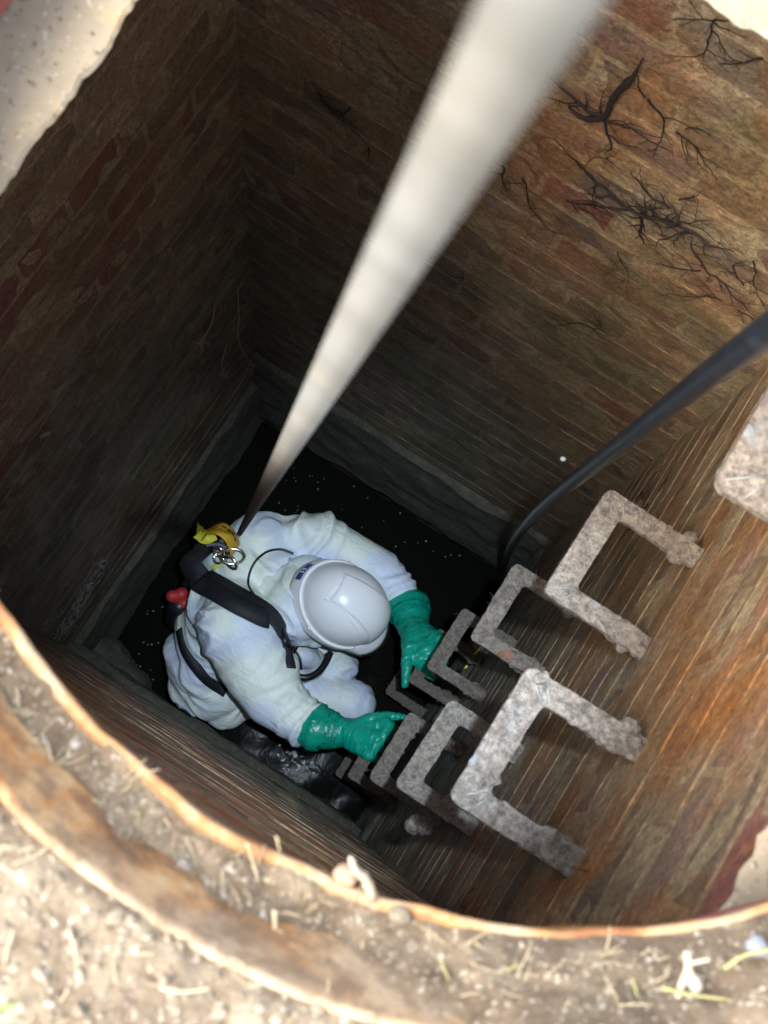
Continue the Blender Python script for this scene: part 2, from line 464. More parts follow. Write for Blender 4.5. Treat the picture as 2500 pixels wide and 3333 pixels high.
# concrete base band round the foot of the shaft
def band(name, p0, p1, inward, ztop, zbot, proud, label):
    NX, NZ = 90, 34; v = []; f = []; p0, p1 = Vector(p0), Vector(p1)
    prof = [(0, 0)] + [(1, t / (NZ - 2)) for t in range(NZ - 1)] + [(0, 1)]
    for j, (q, t) in enumerate(prof):
        for i in range(NX + 1):
            p = p0.lerp(p1, i / NX); z = ztop + (zbot - ztop) * t
            wob = .008 * fb((p.x, p.y, z), 5, 3)
            base = Vector((p.x, p.y, z + (wob if t < .5 else wob * 1.8)))
            pr = (proud + .010 * fb(base, 9, 4, 3)) * q - .02 * (1 - q)
            v.append(base + inward * pr)
    for j in range(len(prof) - 1):
        for i in range(NX):
            a = j * (NX + 1) + i; f.append((a, a + NX + 1, a + NX + 2, a + 1))
    o = link(name, meshdata(name, v, f), M_base)
    tag(o, label, 'concrete base')
band('concrete_band', (XL, YB, 0), (XR, YB, 0), Vector((0, -1, 0)), -3.43, -4.02, .018, 'rough concrete band under the rooty brick wall, above the dark water')
band('concrete_band', (XR, YB, 0), (XR, YF, 0), Vector((-1, 0, 0)), -3.47, -4.02, .010, 'concrete band at the foot of the wall with the step irons')
band('concrete_band', (XR, YF, 0), (XL, YF, 0), Vector((0, 1, 0)), -3.60, -4.22, .020, 'lumpy concrete band at the foot of the near wall')
band('concrete_band', (XL, YF, 0), (XL, YB, 0), Vector((1, 0, 0)), -3.66, -4.22, .016, 'dark concrete band at the foot of the shaded wall')
# mortar haunching in the near left corner, with a pale patch
hm = blob_mesh('haunching', [((-.60, -.01, -4.05), (.09, .05, .16)), ((-.52, -.03, -4.06), (.09, .04, .14))], .012, 3)
for vv in hm.vertices: vv.co += vv.normal * .008 * fb(vv.co, 25, 3)
tag(link('mortar_lump', hm, M_base), 'rough mortar lump in the corner beside the water', 'mortar')

v = [(XL - .1, YF - .1, ZW), (XR + .1, YF - .1, ZW), (XR + .1, YB + .1, ZW), (XL - .1, YB + .1, ZW)]
NW = 90; v = []; f = []
for j in range(NW + 1):
    for i in range(NW + 1):
        p = Vector((XL - .1 + 1.12 * i / NW, YF - .1 + 1.1 * j / NW, ZW))
        d = (Vector((p.x, p.y)) - Vector((-.2, .2))).length
        p.z += .0010 * math.sin(d * 55) * math.exp(-d * 2) + .0012 * fb(p, 10, 2); v.append(p)
for j in range(NW):
    for i in range(NW):
        a = j * (NW + 1) + i; f.append((a, a + 1, a + NW + 2, a + NW + 1))
tag(link('water', meshdata('water', v, f), M_water), kind='structure', label='black water at the bottom of the shaft')
bm = bmesh.new(); box(bm, (-.17, .4, -4.75), (1.3, 1.3, .1))
tag(link('floor', bm, M_base, None, False), kind='structure')
bm = bmesh.new()
for c, d in (((-.17, -.24, -4.5), (1.4, .26, .5)), ((-.17, 1.04, -4.5), (1.4, .26, .5)), ((-.82, .4, -4.5), (.26, 1.3, .5)), ((.48, .4, -4.5), (.26, 1.3, .5))): box(bm, c, d)
tag(link('foundation', bm, M_base, None, False), kind='structure')

# ---------------------------------------------------------------- cover slab with its square opening
SX0, SX1, SY0, SY1, SZ, STH = -.315, .249, -.066, .531, -.75, .10
def jag(t, o): return .005 * fb((t * 14, o, 0), 1.5, 4) + .0026 * fb((t * 90, o, 2), 1, 3)
def slab():
    n = 110; ring_in = []; 
    cs = [(SX0, SY0), (SX1, SY0), (SX1, SY1), (SX0, SY1)]
    for k in range(4):
        (x0, y0), (x1, y1) = cs[k], cs[(k + 1) % 4]
        for i in range(n):
            t = i / n; x, y = x0 + (x1 - x0) * t, y0 + (y1 - y0) * t
            e = min(t, 1 - t); fade = min(1, e * 12)
            if k % 2 == 0: y += jag(x, k) * fade
            else: x += jag(y, k) * fade
            ring_in.append((x, y))
    N = len(ring_in); bm = bmesh.new(); cx, cy = (SX0 + SX1) / 2, (SY0 + SY1) / 2
    rings = []
    def outer(x, y, s): return cx + (x - cx) * s, cy + (y - cy) * s
    for s, z, noisea in ((1.30, SZ - STH, 0), (1.14, SZ - STH * .55, .0), (1.012, SZ - .010, 0), (1.0, SZ - .003, 0), (1.008, SZ, 0), (1.05, SZ, .0015), (1.12, SZ, .0015), (1.25, SZ, .001), (1.6, SZ, 0), (2.6, SZ, 0), (2.6, SZ - STH, 0)):
        row = []
        for (x, y) in ring_in:
            X, Y = outer(x, y, s)
            row.append(bm.verts.new((X, Y, z + (noisea and noisea * fb((X, Y, 0), 40, 3)))))
        rings.append(row)
    rings.append(rings[0])
    for a, b in zip(rings, rings[1:]):
        for k in range(N):
            bm.faces.new((a[k], b[k], b[(k + 1) % N], a[(k + 1) % N]))
    o = link('cover_slab', bm, M_slab)
    for p in o.data.polygons: p.use_smooth = False
    tag(o, 'pale concrete cover slab with a ragged square opening over the shaft', 'concrete slab')
slab()

# ---------------------------------------------------------------- brick collar, iron frame, ground
RC, RR = Vector((-.014, .311, 0)), .35
root = empty('brick_collar', (RC.x, RC.y, SZ)); tag(root, 'ring of red painted bricks between the slab and the iron frame', 'brick ring')
bm = bmesh.new(); NB = 30
vs = []
for (r_, z) in ((.3655, .002), (.3655, .060), (.66, .060), (.66, .002)):
    vs.append([bm.verts.new((math.cos(a) * r_, math.sin(a) * r_, z)) for a in [k * 2 * math.pi / 90 for k in range(90)]])
vs.append(vs[0])
for a, b in zip(vs, vs[1:]):
    for k in range(90): bm.faces.new((a[k], a[(k + 1) % 90], b[(k + 1) % 90], b[k]))
link('mortar', bm, M_slab, root)
cb_me = []
for k in range(4):
    bm = bmesh.new(); vv = box(bm, (0, 0, 0), (.10, .066, .058)); bmesh.ops.bevel(bm, geom=bm.edges[:], offset=.004, segments=1, affect='EDGES')
    me = bpy.data.meshes.new('brick'); bm.to_mesh(me); bm.free(); me.materials.append(M_red); cb_me.append(me)
for k in range(NB):
    a = 2 * math.pi * (k + .3) / NB
    o = bpy.data.objects.new('brick', cb_me[k % 4]); COL.objects.link(o); o.parent = root
    o.location = (math.cos(a) * .4095, math.sin(a) * .4095, .034); o.rotation_euler = (0, 0, a)

def lathe(prof, nseg, disp=None):
    v = []; f = []
    for (r_, z) in prof:
        for k in range(nseg):
            a = 2 * math.pi * k / nseg; p = Vector((RC.x + math.cos(a) * r_, RC.y + math.sin(a) * r_, z))
            if disp: p = disp(p, r_, a)
            v.append(p)
    for j in range(len(prof) - 1):
        for k in range(nseg):
            a, b = j * nseg + k, j * nseg + (k + 1) % nseg; f.append((a, b, b + nseg, a + nseg))
    return v, f

frame = empty('manhole_frame', (0, 0, 0)); tag(frame, 'rusty round iron manhole frame caked with soil around the opening', 'manhole frame')
def dl(p, r_, a):
    q = Vector((math.cos(a), math.sin(a), 0)); k = .0018 * fb(p, 26, 4)
    return p + q * k + Vector((0, 0, k * .8 + .0018 * fb(p, 7, 2, 5)))
pr = [(.3515, -.688), (.3505, -.680), (.350, -.6755), (.351, -.6732), (.3535, -.6728), (.3565, -.6745), (.358, -.680)]
v, f = lathe(pr, 720, dl); link('lip', meshdata('lip', v, f), M_lip, frame)
pr = [(.352, -.688), (.3585, -.6825), (.368, -.684), (.3735, -.682), (.379, -.664), (.387, -.643), (.3935, -.6265), (.3955, -.6225), (.399, -.622), (.402, -.63), (.41, -.69), (.352, -.689)]
v, f = lathe(pr, 720, dl); link('seating', meshdata('seating', v, f), M_rust, frame)
# soil lying on the seat
def soil_h(p, r_, a):
    t = (r_ - .3528) / (.376 - .3528)
    d = 1 if math.sin(a) < -.2 else .6
    h = -.682 + .0055 * fb(p, 14, 4, 2) + .004 * fb(p, 60, 3, 1) + .003 + min(t, 2) * .008 * (.7 + 2.2 * fb(p, 9, 3, 9))
    if t > 1: h += (t - 1) * .012
    right = max(0, math.cos(a - math.radians(-35))) ** 3
    h += .026 * right * t + .006 * right
    if t < .22: h = h * (t / .22) + (-.6722 + .0022 * fb(p, 30, 3, 12) - .0015) * (1 - t / .22)
    return Vector((p.x, p.y, h))
pr = [(.3528 + (.398 - .3528) * i / 30, 0) for i in range(31)]
v, f = lathe(pr, 900, soil_h)
tag(link('soil', meshdata('soil', v, f), M_soil), 'dry soil and grit caked on the seat of the iron frame', kind='stuff')

def gh(p, r_, a):
    e = min(1, max(0, (r_ - .3945) / .015)); far = max(0, 1 - r_ / 3)
    h = -.6215 - .012 * (1 - e) ** 3 + .0035 * fb(p, 35, 3, 8) * (1 if r_ < .42 else .3) * far + e * (.004 * fb(p, 12, 3, 4) + .004 * fb(p, 70, 3, 6) * far + .003)
    if r_ > 3: h -= .0
    return Vector((p.x, p.y, h))
pr = [(.3945 + .0022 * i, 0) for i in range(60)] + [(r_, 0) for r_ in (.55, .6, .7, .85, 1.1, 1.6, 2.5, 5, 12, 40, 120)]
v, f = lathe(pr, 720, gh)
tag(link('ground', meshdata('ground', v, f), M_ground), kind='structure', label='dry gravelly ground around the manhole')

# grit and small stones, too many to count
def stones(name, n, place, smin, smax, material, label, seed):
    r = random.Random(seed); v = []; f = []
    bm = bmesh.new(); bmesh.ops.create_icosphere(bm, subdivisions=1, radius=1); base = [x.co.copy() for x in bm.verts]; fc = [[q.index for q in x.verts] for x in bm.faces]; bm.free()
    for i in range(n):
        c = place(r); s = smin * (smax / smin) ** (r.random() ** 2.2); e = Matrix.Rotation(r.uniform(0, 6), 3, Vector((r.random(), r.random(), r.random() + .01)))
        sc3 = (r.uniform(.7, 1.4), r.uniform(.6, 1.1), r.uniform(.45, .8)); k = len(v)
        for b in base:
            q = Vector((b.x * sc3[0], b.y * sc3[1], b.z * sc3[2])) * s * r.uniform(.75, 1.2); q.rotate(e.to_quaternion()); v.append(c + q)
        f += [[a + k for a in t] for t in fc]
    tag(link(name, meshdata(name, v, f), material, smooth=False), label, kind='stuff')
def on_ground(r):
    a = r.uniform(0, 2 * math.pi) if r.random() < .35 else r.uniform(math.radians(-150), math.radians(-30))
    q = .397 + .16 * r.random() ** 1.3; p = Vector((RC.x + math.cos(a) * q, RC.y + math.sin(a) * q, 0)); return gh(p, q, a) + Vector((0, 0, .0005))
def on_seat(r):
    a = r.uniform(0, 2 * math.pi) if r.random() < .3 else r.uniform(math.radians(-150), math.radians(-25))
    q = .3585 + .024 * r.random(); p = Vector((RC.x + math.cos(a) * q, RC.y + math.sin(a) * q, 0)); return soil_h(p, q, a) + Vector((0, 0, .0004))
stones('gravel', 6500, on_ground, .0007, .0040, M_peb, 'pale grit and small stones strewn over the ground', 3)
stones('gravel', 2600, on_seat, .0005, .0024, M_peb, 'fine grit lying on the soil of the iron frame', 4)

r = random.Random(77); bm = bmesh.new()
for k in range(620):
    c = (on_ground if r.random() < .6 else on_seat)(r); a = r.uniform(0, 6.28); L = r.uniform(.004, .018); d = Vector((math.cos(a), math.sin(a), r.uniform(-.1, .2)))
    c = c + Vector((0, 0, .0012)); tube(bm, [c, c + d * L * .5 + Vector((r.gauss(0, .0008), r.gauss(0, .0008), .0004)), c + d * L], [.00055, .0005, .0003], 3, False)
tag(link('dead_grass', bm, M_straw), 'short broken bits of dead grass scattered over soil and gravel', kind='stuff')

# ---------------------------------------------------------------- step irons
def step_mesh(mud, seed):
    """U plate: local x towards the wall, y along the wall, origin at the free front edge centre on the tread's top"""
    W2, BF, BL, LEGX, TH, RO = .076, .032, .0265, .150, .012, .010
    def sd(x, y):       # inside test as signed distance-like of a U shape with rounded corners
        dx, dy = max(RO - x, 0), max(abs(y) - (W2 - RO), 0)
        outer = math.hypot(dx, dy) - RO if (x < RO and abs(y) > W2 - RO) else max(-x, abs(y) - W2)
        ri = .006; ix0, iy0 = BF, W2 - BL
        ax_, ay_ = (ix0 + ri) - x, abs(y) - (iy0 - ri)
        inner = ri - math.hypot(max(ax_, 0), max(ay_, 0)) if (ax_ > 0 and ay_ > 0) else (min(x - ix0, iy0 - abs(y)))
        return max(outer, inner)
    # boundary loop of the U, counter-clockwise, resampled
    def arc(cx, cy, r, a0, a1, n): return [(cx + r * math.cos(a0 + (a1 - a0) * i / n), cy + r * math.sin(a0 + (a1 - a0) * i / n)) for i in range(n + 1)]
    pi = math.pi; iy = W2 - BL; ri = .006
    L = [(LEGX, W2)] + arc(RO, W2 - RO, RO, pi / 2, pi, 5) + arc(RO, -W2 + RO, RO, pi, 1.5 * pi, 5) + [(LEGX, -W2), (LEGX, -iy)] + \
        arc(BF + ri, -iy + ri, ri, 1.5 * pi, pi, 4) + arc(BF + ri, iy - ri, ri, pi, pi / 2, 4) + [(LEGX, iy)]
    bm = bmesh.new(); vs = [bm.verts.new((x, y, 0)) for x, y in L]; fc = bm.faces.new(vs)
    ext = bmesh.ops.extrude_face_region(bm, geom=[fc]); 
    bmesh.ops.translate(bm, verts=[g for g in ext['geom'] if isinstance(g, bmesh.types.BMVert)], vec=(0, 0, -TH))
    bmesh.ops.recalc_face_normals(bm, faces=bm.faces)
    r = random.Random(seed)
    # mud lumps
    for k in range(int(mud * 46)):
        leg = r.random() < .62
        if leg: x, y = r.uniform(.05, .15), r.choice((-1, 1)) * (W2 - BL / 2 + r.uniform(-.012, .012))
        else: x, y = r.uniform(0.004, BF), r.uniform(-W2 + .01, W2 - .01)
        s = r.uniform(.004, .010) * (1.5 if (leg and x > .10) else .8)
        bmesh.ops.create_icosphere(bm, subdivisions=1, radius=1, matrix=Matrix.Translation((x, y, -TH * r.uniform(.1, .9))) @ Matrix.Diagonal((s * r.uniform(.8, 1.6), s, s * .8, 1)))
    me = bpy.data.meshes.new('t'); bm.to_mesh(me); bm.free()
    o = bpy.data.objects.new('t', me); COL.objects.link(o)
    m = o.modifiers.new('r', 'REMESH'); m.mode = 'VOXEL'; m.voxel_size = .0021
    s = o.modifiers.new('s', 'SMOOTH'); s.factor = .5; s.iterations = 1
    out = bpy.data.meshes.new_from_object(o.evaluated_get(bpy.context.evaluated_depsgraph_get())); bpy.data.objects.remove(o); out.name = 'tread'
    for vv in out.vertices:
        k = .0007 * fb(vv.co, 110, 3, seed) + mud * .0016 * fb(vv.co, 38, 3, seed + 5)
        k += .0015 * max(0, nz(vv.co, 160, seed)) * (1 if vv.co.x > .07 else .3)
        if vv.co.x > .085: k += (.3 + mud) * .0045 * max(0, fb(vv.co, 55, 3, seed + 9) + .1)
        vv.co += vv.normal * k
    return out

STEPS = [  # x of front edge, y centre, z, mud, label
    (.156, .408, -.935, .25, 'topmost step iron at the edge of the photo beside the cover slab'),
    (.154, .404, -1.554, .25, 'mud coated step iron below the topmost one, beside the dark root tuft'),
    (.156, .415, -2.238, .8, 'middle step iron of the far column with a brown leaf stuck on its leg'),
    (.154, .405, -2.843, .8, 'step iron just above the gloved left hand, with two yellow straws beside it'),
    (.158, .405, -3.300, 1.1, 'step iron gripped by the green gloved left hand'),
    (.150, .400, -3.900, 1.2, 'lowest step iron of the far column, close above the water'),
    (.154, .132, -1.304, .7, 'nearest and largest step iron of the near column, with pale scoured corners'),
    (.160, .136, -1.980, .6, 'wet glinting step iron directly below the largest one'),
    (.161, .140, -2.635, .9, 'step iron just above the gloved right hand'),
    (.154, .132, -3.290, 1.3, 'muddy step iron gripped by the green gloved right hand'),
    (.154, .130, -3.930, 1.3, 'lowest step iron of the near column down in the dark')]
def fibres(r, n, spots, lmax):
    bm = bmesh.new()
    for k in range(n):
        c = Vector(r.choice(spots)); c += Vector((r.uniform(-.015, .015), r.uniform(-.012, .012), r.uniform(-.012, .003)))
        d = Vector((r.uniform(-1, 1), r.uniform(-1, 1), r.uniform(-.8, .5))).normalized(); L = r.uniform(.3, 1) * lmax; P = [c]
        for q in range(4):
            d = (d + Vector((r.uniform(-.5, .5), r.uniform(-.5, .5), r.uniform(-.6, .2)))).normalized(); P.append(P[-1] + d * L / 4)
        tube(bm, P, [.00055, .0005, .0004, .0003, .0002], 3, False)
    return bm
for k, (x, y, z, mud, lab) in enumerate(STEPS):
    r = random.Random(50 + k)
    root = empty('step_iron', (x, y, z)); tag(root, lab, 'step iron', 'step irons climbing the shaft wall in two staggered columns')
    root.rotation_euler = (r.uniform(-.02, .02), r.uniform(-.025, .025), r.uniform(-.025, .025))
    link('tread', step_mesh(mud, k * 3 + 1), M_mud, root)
    if mud < .75 or k == 8:
        for sy in (-1, 1):
            for (x0, y0, x1, y1) in ((.031, .049, .006, .068), (.034, .052, .024, .073)):
                bm = bmesh.new(); tube(bm, [(x0, sy * y0, .0008), ((x0 + x1) / 2, sy * (y0 + y1) / 2, .0016), (x1, sy * y1, .0006)], [.0007, .0010, .0005], 6)
                link('rib', bm, M_rib, root)
    if mud > .5:
        sp = [(.03 + .02 * q, s_ * .063, -.004) for q in range(6) for s_ in (-1, 1)] + [(.015, -.05 + .025 * q, -.003) for q in range(5)]
        o = link('fibres', fibres(r, int(45 * mud), sp, .022), M_clump, root); o['kind'] = 'stuff'

# clumps of silt and fibre
def clump(name, c, r, seed, label, cat='silt clump', material=None, n=9, sc_=1.0):
    rr = random.Random(seed)
    bl = [(Vector(c) + Vector((rr.uniform(-1, 1), rr.uniform(-1, 1), rr.uniform(-1, .6))) * r * .6, r * rr.uniform(.3, .6)) for _ in range(n)]
    me = blob_mesh(name, bl, max(.0025, r * .07), 2)
    for vv in me.vertices: vv.co += vv.normal * r * (.20 * fb(vv.co, .5 / r, 4, seed) + .30 * abs(nz(vv.co, 2.2 / r, seed)))
    o = link(name, me, material or M_clump)
    tag(o, label, cat); return o
clump('silt_clump', at(1225, 2490, 2, -2.03) * 0 + Vector((.262, .085, -2.02)), .030, 1, 'large lump of silt and fibre hanging at the leg of the wet step iron')
clump('silt_clump', (.235, .045, -2.05), .026, 2, 'ragged lower lump of silt with a red leaf under the wet step iron')
clump('silt_clump', (.245, .17, -2.70), .018, 3, 'small grey tuft of silt seen through the wet step iron')
clump('silt_clump', (.262, .355, -2.26), .016, 4, 'dark crumbly tuft inside the far step iron with the brown leaf')
clump('silt_clump', (.268, .203, -1.312), .018, 5, 'crumbly mud packed at the upper leg of the largest step iron', n=7)
clump('silt_clump', (.274, .073, -1.315), .018, 6, 'crumbly mud packed at the lower leg of the largest step iron', n=7)
clump('silt_clump', (.274, .335, -1.560), .015, 7, 'dark mud at the lower leg root of the step iron below the topmost', n=7)
clump('silt_clump', (.276, .475, -1.562), .015, 8, 'mud at the upper leg root of the step iron below the topmost', n=7)
clump('silt_clump', (.172, .203, -1.298), .009, 9, 'ragged tuft of dry mud on the outer corner of the largest step iron', n=6)
clump('silt_clump', (.27, .345, -2.25), .016, 10, 'mud lump at the leg root of the leaf bearing step iron', n=6)

def leaf(name, c, s, ang, label, m):
    bm = bmesh.new(); pts = [(-1, 0), (-.5, .45), (-.1, .3), (.2, .6), (.6, .3), (1, .05), (.5, -.4), (.1, -.25), (-.3, -.5)]
    up = [bm.verts.new((x * s, y * s, .25 * s * x * x)) for x, y in pts]; dn = [bm.verts.new((x * s, y * s, .25 * s * x * x - .0006)) for x, y in pts]
    bm.faces.new(up); bm.faces.new(dn[::-1]); n = len(pts)
    for i in range(n): bm.faces.new((up[i], dn[i], dn[(i + 1) % n], up[(i + 1) % n]))
    o = link(name, bm, m, None, False); o.location = c; o.rotation_euler = (.2, .15, ang); tag(o, label, 'leaf'); return o
leaf('leaf', (.222, .346, -2.229), .016, 0.4, 'brown curled leaf stuck to a step iron leg in the far column', M_leaf)
leaf('leaf', (.232, .068, -2.012), .014, 0.9, 'torn reddish leaf on the silt lump under the wet step iron', M_leaf)

# ---------------------------------------------------------------- roots on the walls
def roots(name, axis, val, seeds, seed, label, m=None, off=.004, trunk=None):
    """seeds: (x_px, y_px, angle, length, radius, branchiness); grown in the plane of the wall, standing a little off it"""
    r = random.Random(seed); bm = bmesh.new(); u, vdir = (Vector((1, 0, 0)), Vector((0, 0, 1))) if axis == 1 else (Vector((0, 1, 0)), Vector((0, 0, 1)))
    inw = Vector((0, -1, 0)) if axis == 1 else Vector((1 if val < 0 else -1, 0, 0))
    def grow(p, a, L, rad, depth, br):
        n = max(3, int(L / .008)); P = [p.copy()]; R = [rad]; h = off
        for i in range(n):
            a += r.gauss(0, .26); P.append(P[-1] + (u * math.cos(a) + vdir * math.sin(a)) * (L / n) + inw * r.gauss(0, .0012)); R.append(rad * (1 - .8 * (i + 1) / n))
            if depth > 0 and r.random() < br * 1.15: grow(P[-1], a + r.choice((-1, 1)) * r.uniform(.5, 1.3), L * r.uniform(.3, .65), R[-1] * .65, depth - 1, br)
        for q in P:
            d = (q[axis] - val) * (inw[axis])
            if d < .002: q[axis] = val + inw[axis] * .002
        tube(bm, P, [q * .92 for q in R], 4 if rad > .0015 else 3, False)
    for (x, y, a, L, rad, br, dep) in seeds:
        grow(at(x, y, axis, val + inw[axis] * off), a, L, rad, dep, br)
    if trunk:
        P = smooth_path([at(x, y, axis, val + inw[axis] * .008) for x, y, _ in trunk], 4); rr_ = [q[2] for q in trunk]; n = len(P)
        R = [rr_[min(len(rr_) - 1, int(i / (n - 1) * (len(rr_) - 1)))] * r.uniform(.8, 1.15) for i in range(n)]; tube(bm, P, R, 7)
    o = link(name, bm, m or M_root); tag(o, label, 'roots'); return o
D = math.radians
roots('root_tuft', 1, YB, [(1965, 375, D(185), .10, .0028, .35, 3), (1960, 378, D(-60), .09, .0022, .4, 3), (1960, 378, D(-20), .10, .0018, .4, 3), (1960, 378, D(120), .06, .0015, .5, 2), (1850, 345, D(20), .05, .0015, .5, 2)], 1, 'thick forked black root high on the wall right of the rope', trunk=[(2092, 190, .0012), (2068, 235, .0022), (2052, 258, .0048), (2010, 300, .0040), (1985, 340, .0036), (1965, 380, .0046), (1900, 385, .0026), (1850, 350, .0012)])
roots('root_tuft', 1, YB, [(2085, 700, D(175), .16, .0028, .45, 3), (2085, 700, D(15), .13, .0030, .45, 3), (2085, 700, D(-75), .07, .0030, .45, 3), (2085, 700, D(95), .06, .0026, .5, 3), (2260, 760, D(200), .10, .0024, .5, 3), (2260, 760, D(40), .06, .0026, .5, 3), (2260, 760, D(-110), .09, .0022, .5, 3), (2180, 680, D(150), .08, .0018, .5, 3), (2210, 650, D(60), .05, .0018, .5, 3)], 2, 'dense spreading tangle of black roots in the middle of the lit wall')
roots('root_tuft', 1, YB, [(2330, 900, D(200), .10, .0016, .5, 3), (2330, 900, D(-20), .10, .0016, .5, 3), (2420, 930, D(120), .10, .0014, .5, 3), (2400, 1010, D(10), .08, .0012, .5, 3), (2450, 850, D(-60), .12, .0015, .5, 3), (2350, 980, D(170), .12, .0012, .5, 3), (2280, 880, D(-90), .10, .0014, .5, 3)], 3, 'fine hairy mat of black roots near the hose at the edge of the photo')
roots('root_tuft', 1, YB, [(2385, 20, D(205), .09, .0018, .35, 3), (2330, 60, D(-70), .12, .0014, .4, 3), (2440, 60, D(-110), .11, .0014, .4, 3), (2490, 110, D(190), .07, .0014, .4, 2), (2480, 190, D(215), .06, .0018, .4, 2)], 4, 'thin black roots hanging just below the slab corner')
roots('root_tuft', 1, YB, [(2110, 325, D(-40), .12, .0018, .5, 3), (2200, 430, D(-30), .10, .0015, .5, 3), (2100, 320, D(160), .05, .0014, .5, 2), (2230, 420, D(60), .05, .0012, .5, 2)], 5, 'wiry black roots between the forked root and the root tangle')
roots('root_tuft', 1, YB, [(1635, 540, D(-80), .07, .0022, .4, 2), (1700, 580, D(-30), .14, .0014, .5, 3), (1840, 650, D(-15), .12, .0014, .5, 3), (1940, 600, D(-95), .05, .0016, .3, 1)], 6, 'scattered black rootlets close beside the rope')
roots('root_tuft', 1, YB, [(1900, 1055, D(20), .10, .0013, .4, 3), (1900, 1055, D(170), .12, .0014, .3, 3), (2010, 820, D(-90), .14, .0010, .3, 2), (1500, 880, D(-35), .2, .0010, .3, 2)], 7, 'hair thin black rootlets low on the lit wall')
roots('root_tuft', 0, XR, [(2090, 1625, D(60), .05, .0022, .6, 3), (2110, 1640, D(-80), .06, .0020, .6, 3), (2140, 1600, D(10), .05, .0018, .6, 3), (2060, 1720, D(-60), .06, .0018, .6, 3), (2090, 1600, D(150), .05, .0020, .6, 3)], 8, 'dark root tuft on the wall beside the second highest step iron')
roots('root_tuft', 1, YB, [(1140, 350, D(-80), .08, .0020, .5, 3), (1030, 300, D(-20), .10, .0016, .5, 3), (1200, 480, D(-70), .06, .0016, .5, 3)], 11, 'dull roots on the shaded part of the wall left of the rope')
# pale hanging roots in the dark corner
def hanging(pts, rad, tip, seed, label):
    r = random.Random(seed); bm = bmesh.new(); P = smooth_path(pts, 5); tube(bm, P, [rad * (1 - .5 * i / len(P)) for i in range(len(P))], 5)
    e = P[-1]
    for k in range(tip):
        d = Vector((r.uniform(-1, 1), r.uniform(-1, 1), r.uniform(-1, .3))).normalized(); q = [e]
        for _ in range(4): d = (d + Vector((r.gauss(0, .3), r.gauss(0, .3), r.gauss(0, .3)))).normalized(); q.append(q[-1] + d * r.uniform(.003, .008))
        tube(bm, q, [.0008, .0007, .0006, .0005, .0003], 3, False)
    for k in range(14):
        q = r.choice(P[len(P) // 3:]); d = Vector((r.uniform(-1, 1), r.uniform(-1, 1), r.uniform(-1, .3))).normalized(); tube(bm, [q, q + d * .012], [.0006, .0003], 3, False)
    tag(link('hanging_root', bm, M_rootp), label, 'roots')
hanging([at(755, 900, 0, XL + .01), at(705, 985, 0, XL + .03), at(690, 1050, 0, XL + .05), at(655, 1115, 0, XL + .06)], .0022, 22, 1, 'pale hanging root with a frayed tip in the dark corner')
hanging([at(775, 935, 0, XL + .01), at(778, 1050, 0, XL + .02), at(775, 1100, 0, XL + .03), at(795, 1150, 0, XL + .03), at(830, 1190, 0, XL + .03)], .0018, 10, 2, 'faint grey root trailing down the dark corner')
hanging([at(738, 1120, 0, XL + .02), at(722, 1190, 0, XL + .03), at(738, 1225, 0, XL + .03)], .0014, 4, 3, 'short curled grey rootlet beside the pale hanging root')
# pale lime and root trace on the left wall near the water
r = random.Random(5); bm = bmesh.new(); P = [at(200, 2060, 0, XL + .012), at(235, 1990, 0, XL + .012), at(280, 1900, 0, XL + .012), at(340, 1840, 0, XL + .012)]
Q = smooth_path(P, 12)
for k in range(150):
    c = r.choice(Q) + Vector((r.uniform(-.002, .008), r.gauss(0, .022), r.gauss(0, .03))); d = Vector((r.gauss(0, .3), r.gauss(0, 1), r.gauss(0, 1))).normalized()
    tube(bm, [c, c + d * r.uniform(.006, .02), c + d * .012 + Vector((0, r.gauss(0, .008), r.gauss(0, .01)))], [.0012, .0009, .0005], 3, False)
tag(link('root_fringe', bm, M_foam), 'ragged pale streak of fibres low on the shaded wall', kind='stuff')

# pale flecks and curls modelled in place of sky reflections on the water
r = random.Random(9); bm = bmesh.new()
for k in range(50):
    a = r.uniform(0, 2 * math.pi); c0 = at(r.choice((950, 965, 985, 1010, 920, 930)) + r.gauss(0, 14), r.choice((2400, 2440, 2480, 2500)) + r.gauss(0, 16), 2, ZW + .004)
    s = r.uniform(.0015, .0055); bmesh.ops.create_icosphere(bm, subdivisions=1, radius=1, matrix=Matrix.Translation(c0) @ Matrix.Rotation(a, 4, 'Z') @ Matrix.Diagonal((s * 1.7, s, .0018, 1)))
M_curl = mat('white_glint', (.60, .64, .68), .5)
for k in range(26):
    c0 = at(r.choice((935, 960, 990, 1000)) + r.gauss(0, 12), r.choice((2400, 2430, 2460, 2490)) + r.gauss(0, 14), 2, ZW + .005); a0 = r.uniform(0, 6.28); q = []
    R1 = r.uniform(.003, .008)
    for i in range(6): q.append(c0 + Vector((math.cos(a0 + i * .5) * R1, math.sin(a0 + i * .5) * R1 * .8, 0)))
    tube(bm, q, [.0006, .0011, .0014, .0013, .0009, .0004], 4, False)
tag(link('sky_glints', bm, M_curl), 'broken ring of pale curls standing in for sky reflections beside the worker', kind='stuff')
r = random.Random(19); bm = bmesh.new()
for k in range(110):
    if r.random() < .5: c0 = at(r.uniform(420, 640), r.uniform(1950, 2400), 2, ZW + .004)
    else: c0 = at(r.uniform(820, 1500), r.uniform(1500, 1830), 2, ZW + .004)
    s = r.uniform(.0008, .0024); bmesh.ops.create_icosphere(bm, subdivisions=1, radius=1, matrix=Matrix.Translation(c0) @ Matrix.Rotation(r.uniform(0, 3), 4, 'Z') @ Matrix.Diagonal((s * 2, s, .0012, 1)))
tag(link('floating_specks', bm, M_foam), 'tiny pale specks drifting on the black water', kind='stuff')

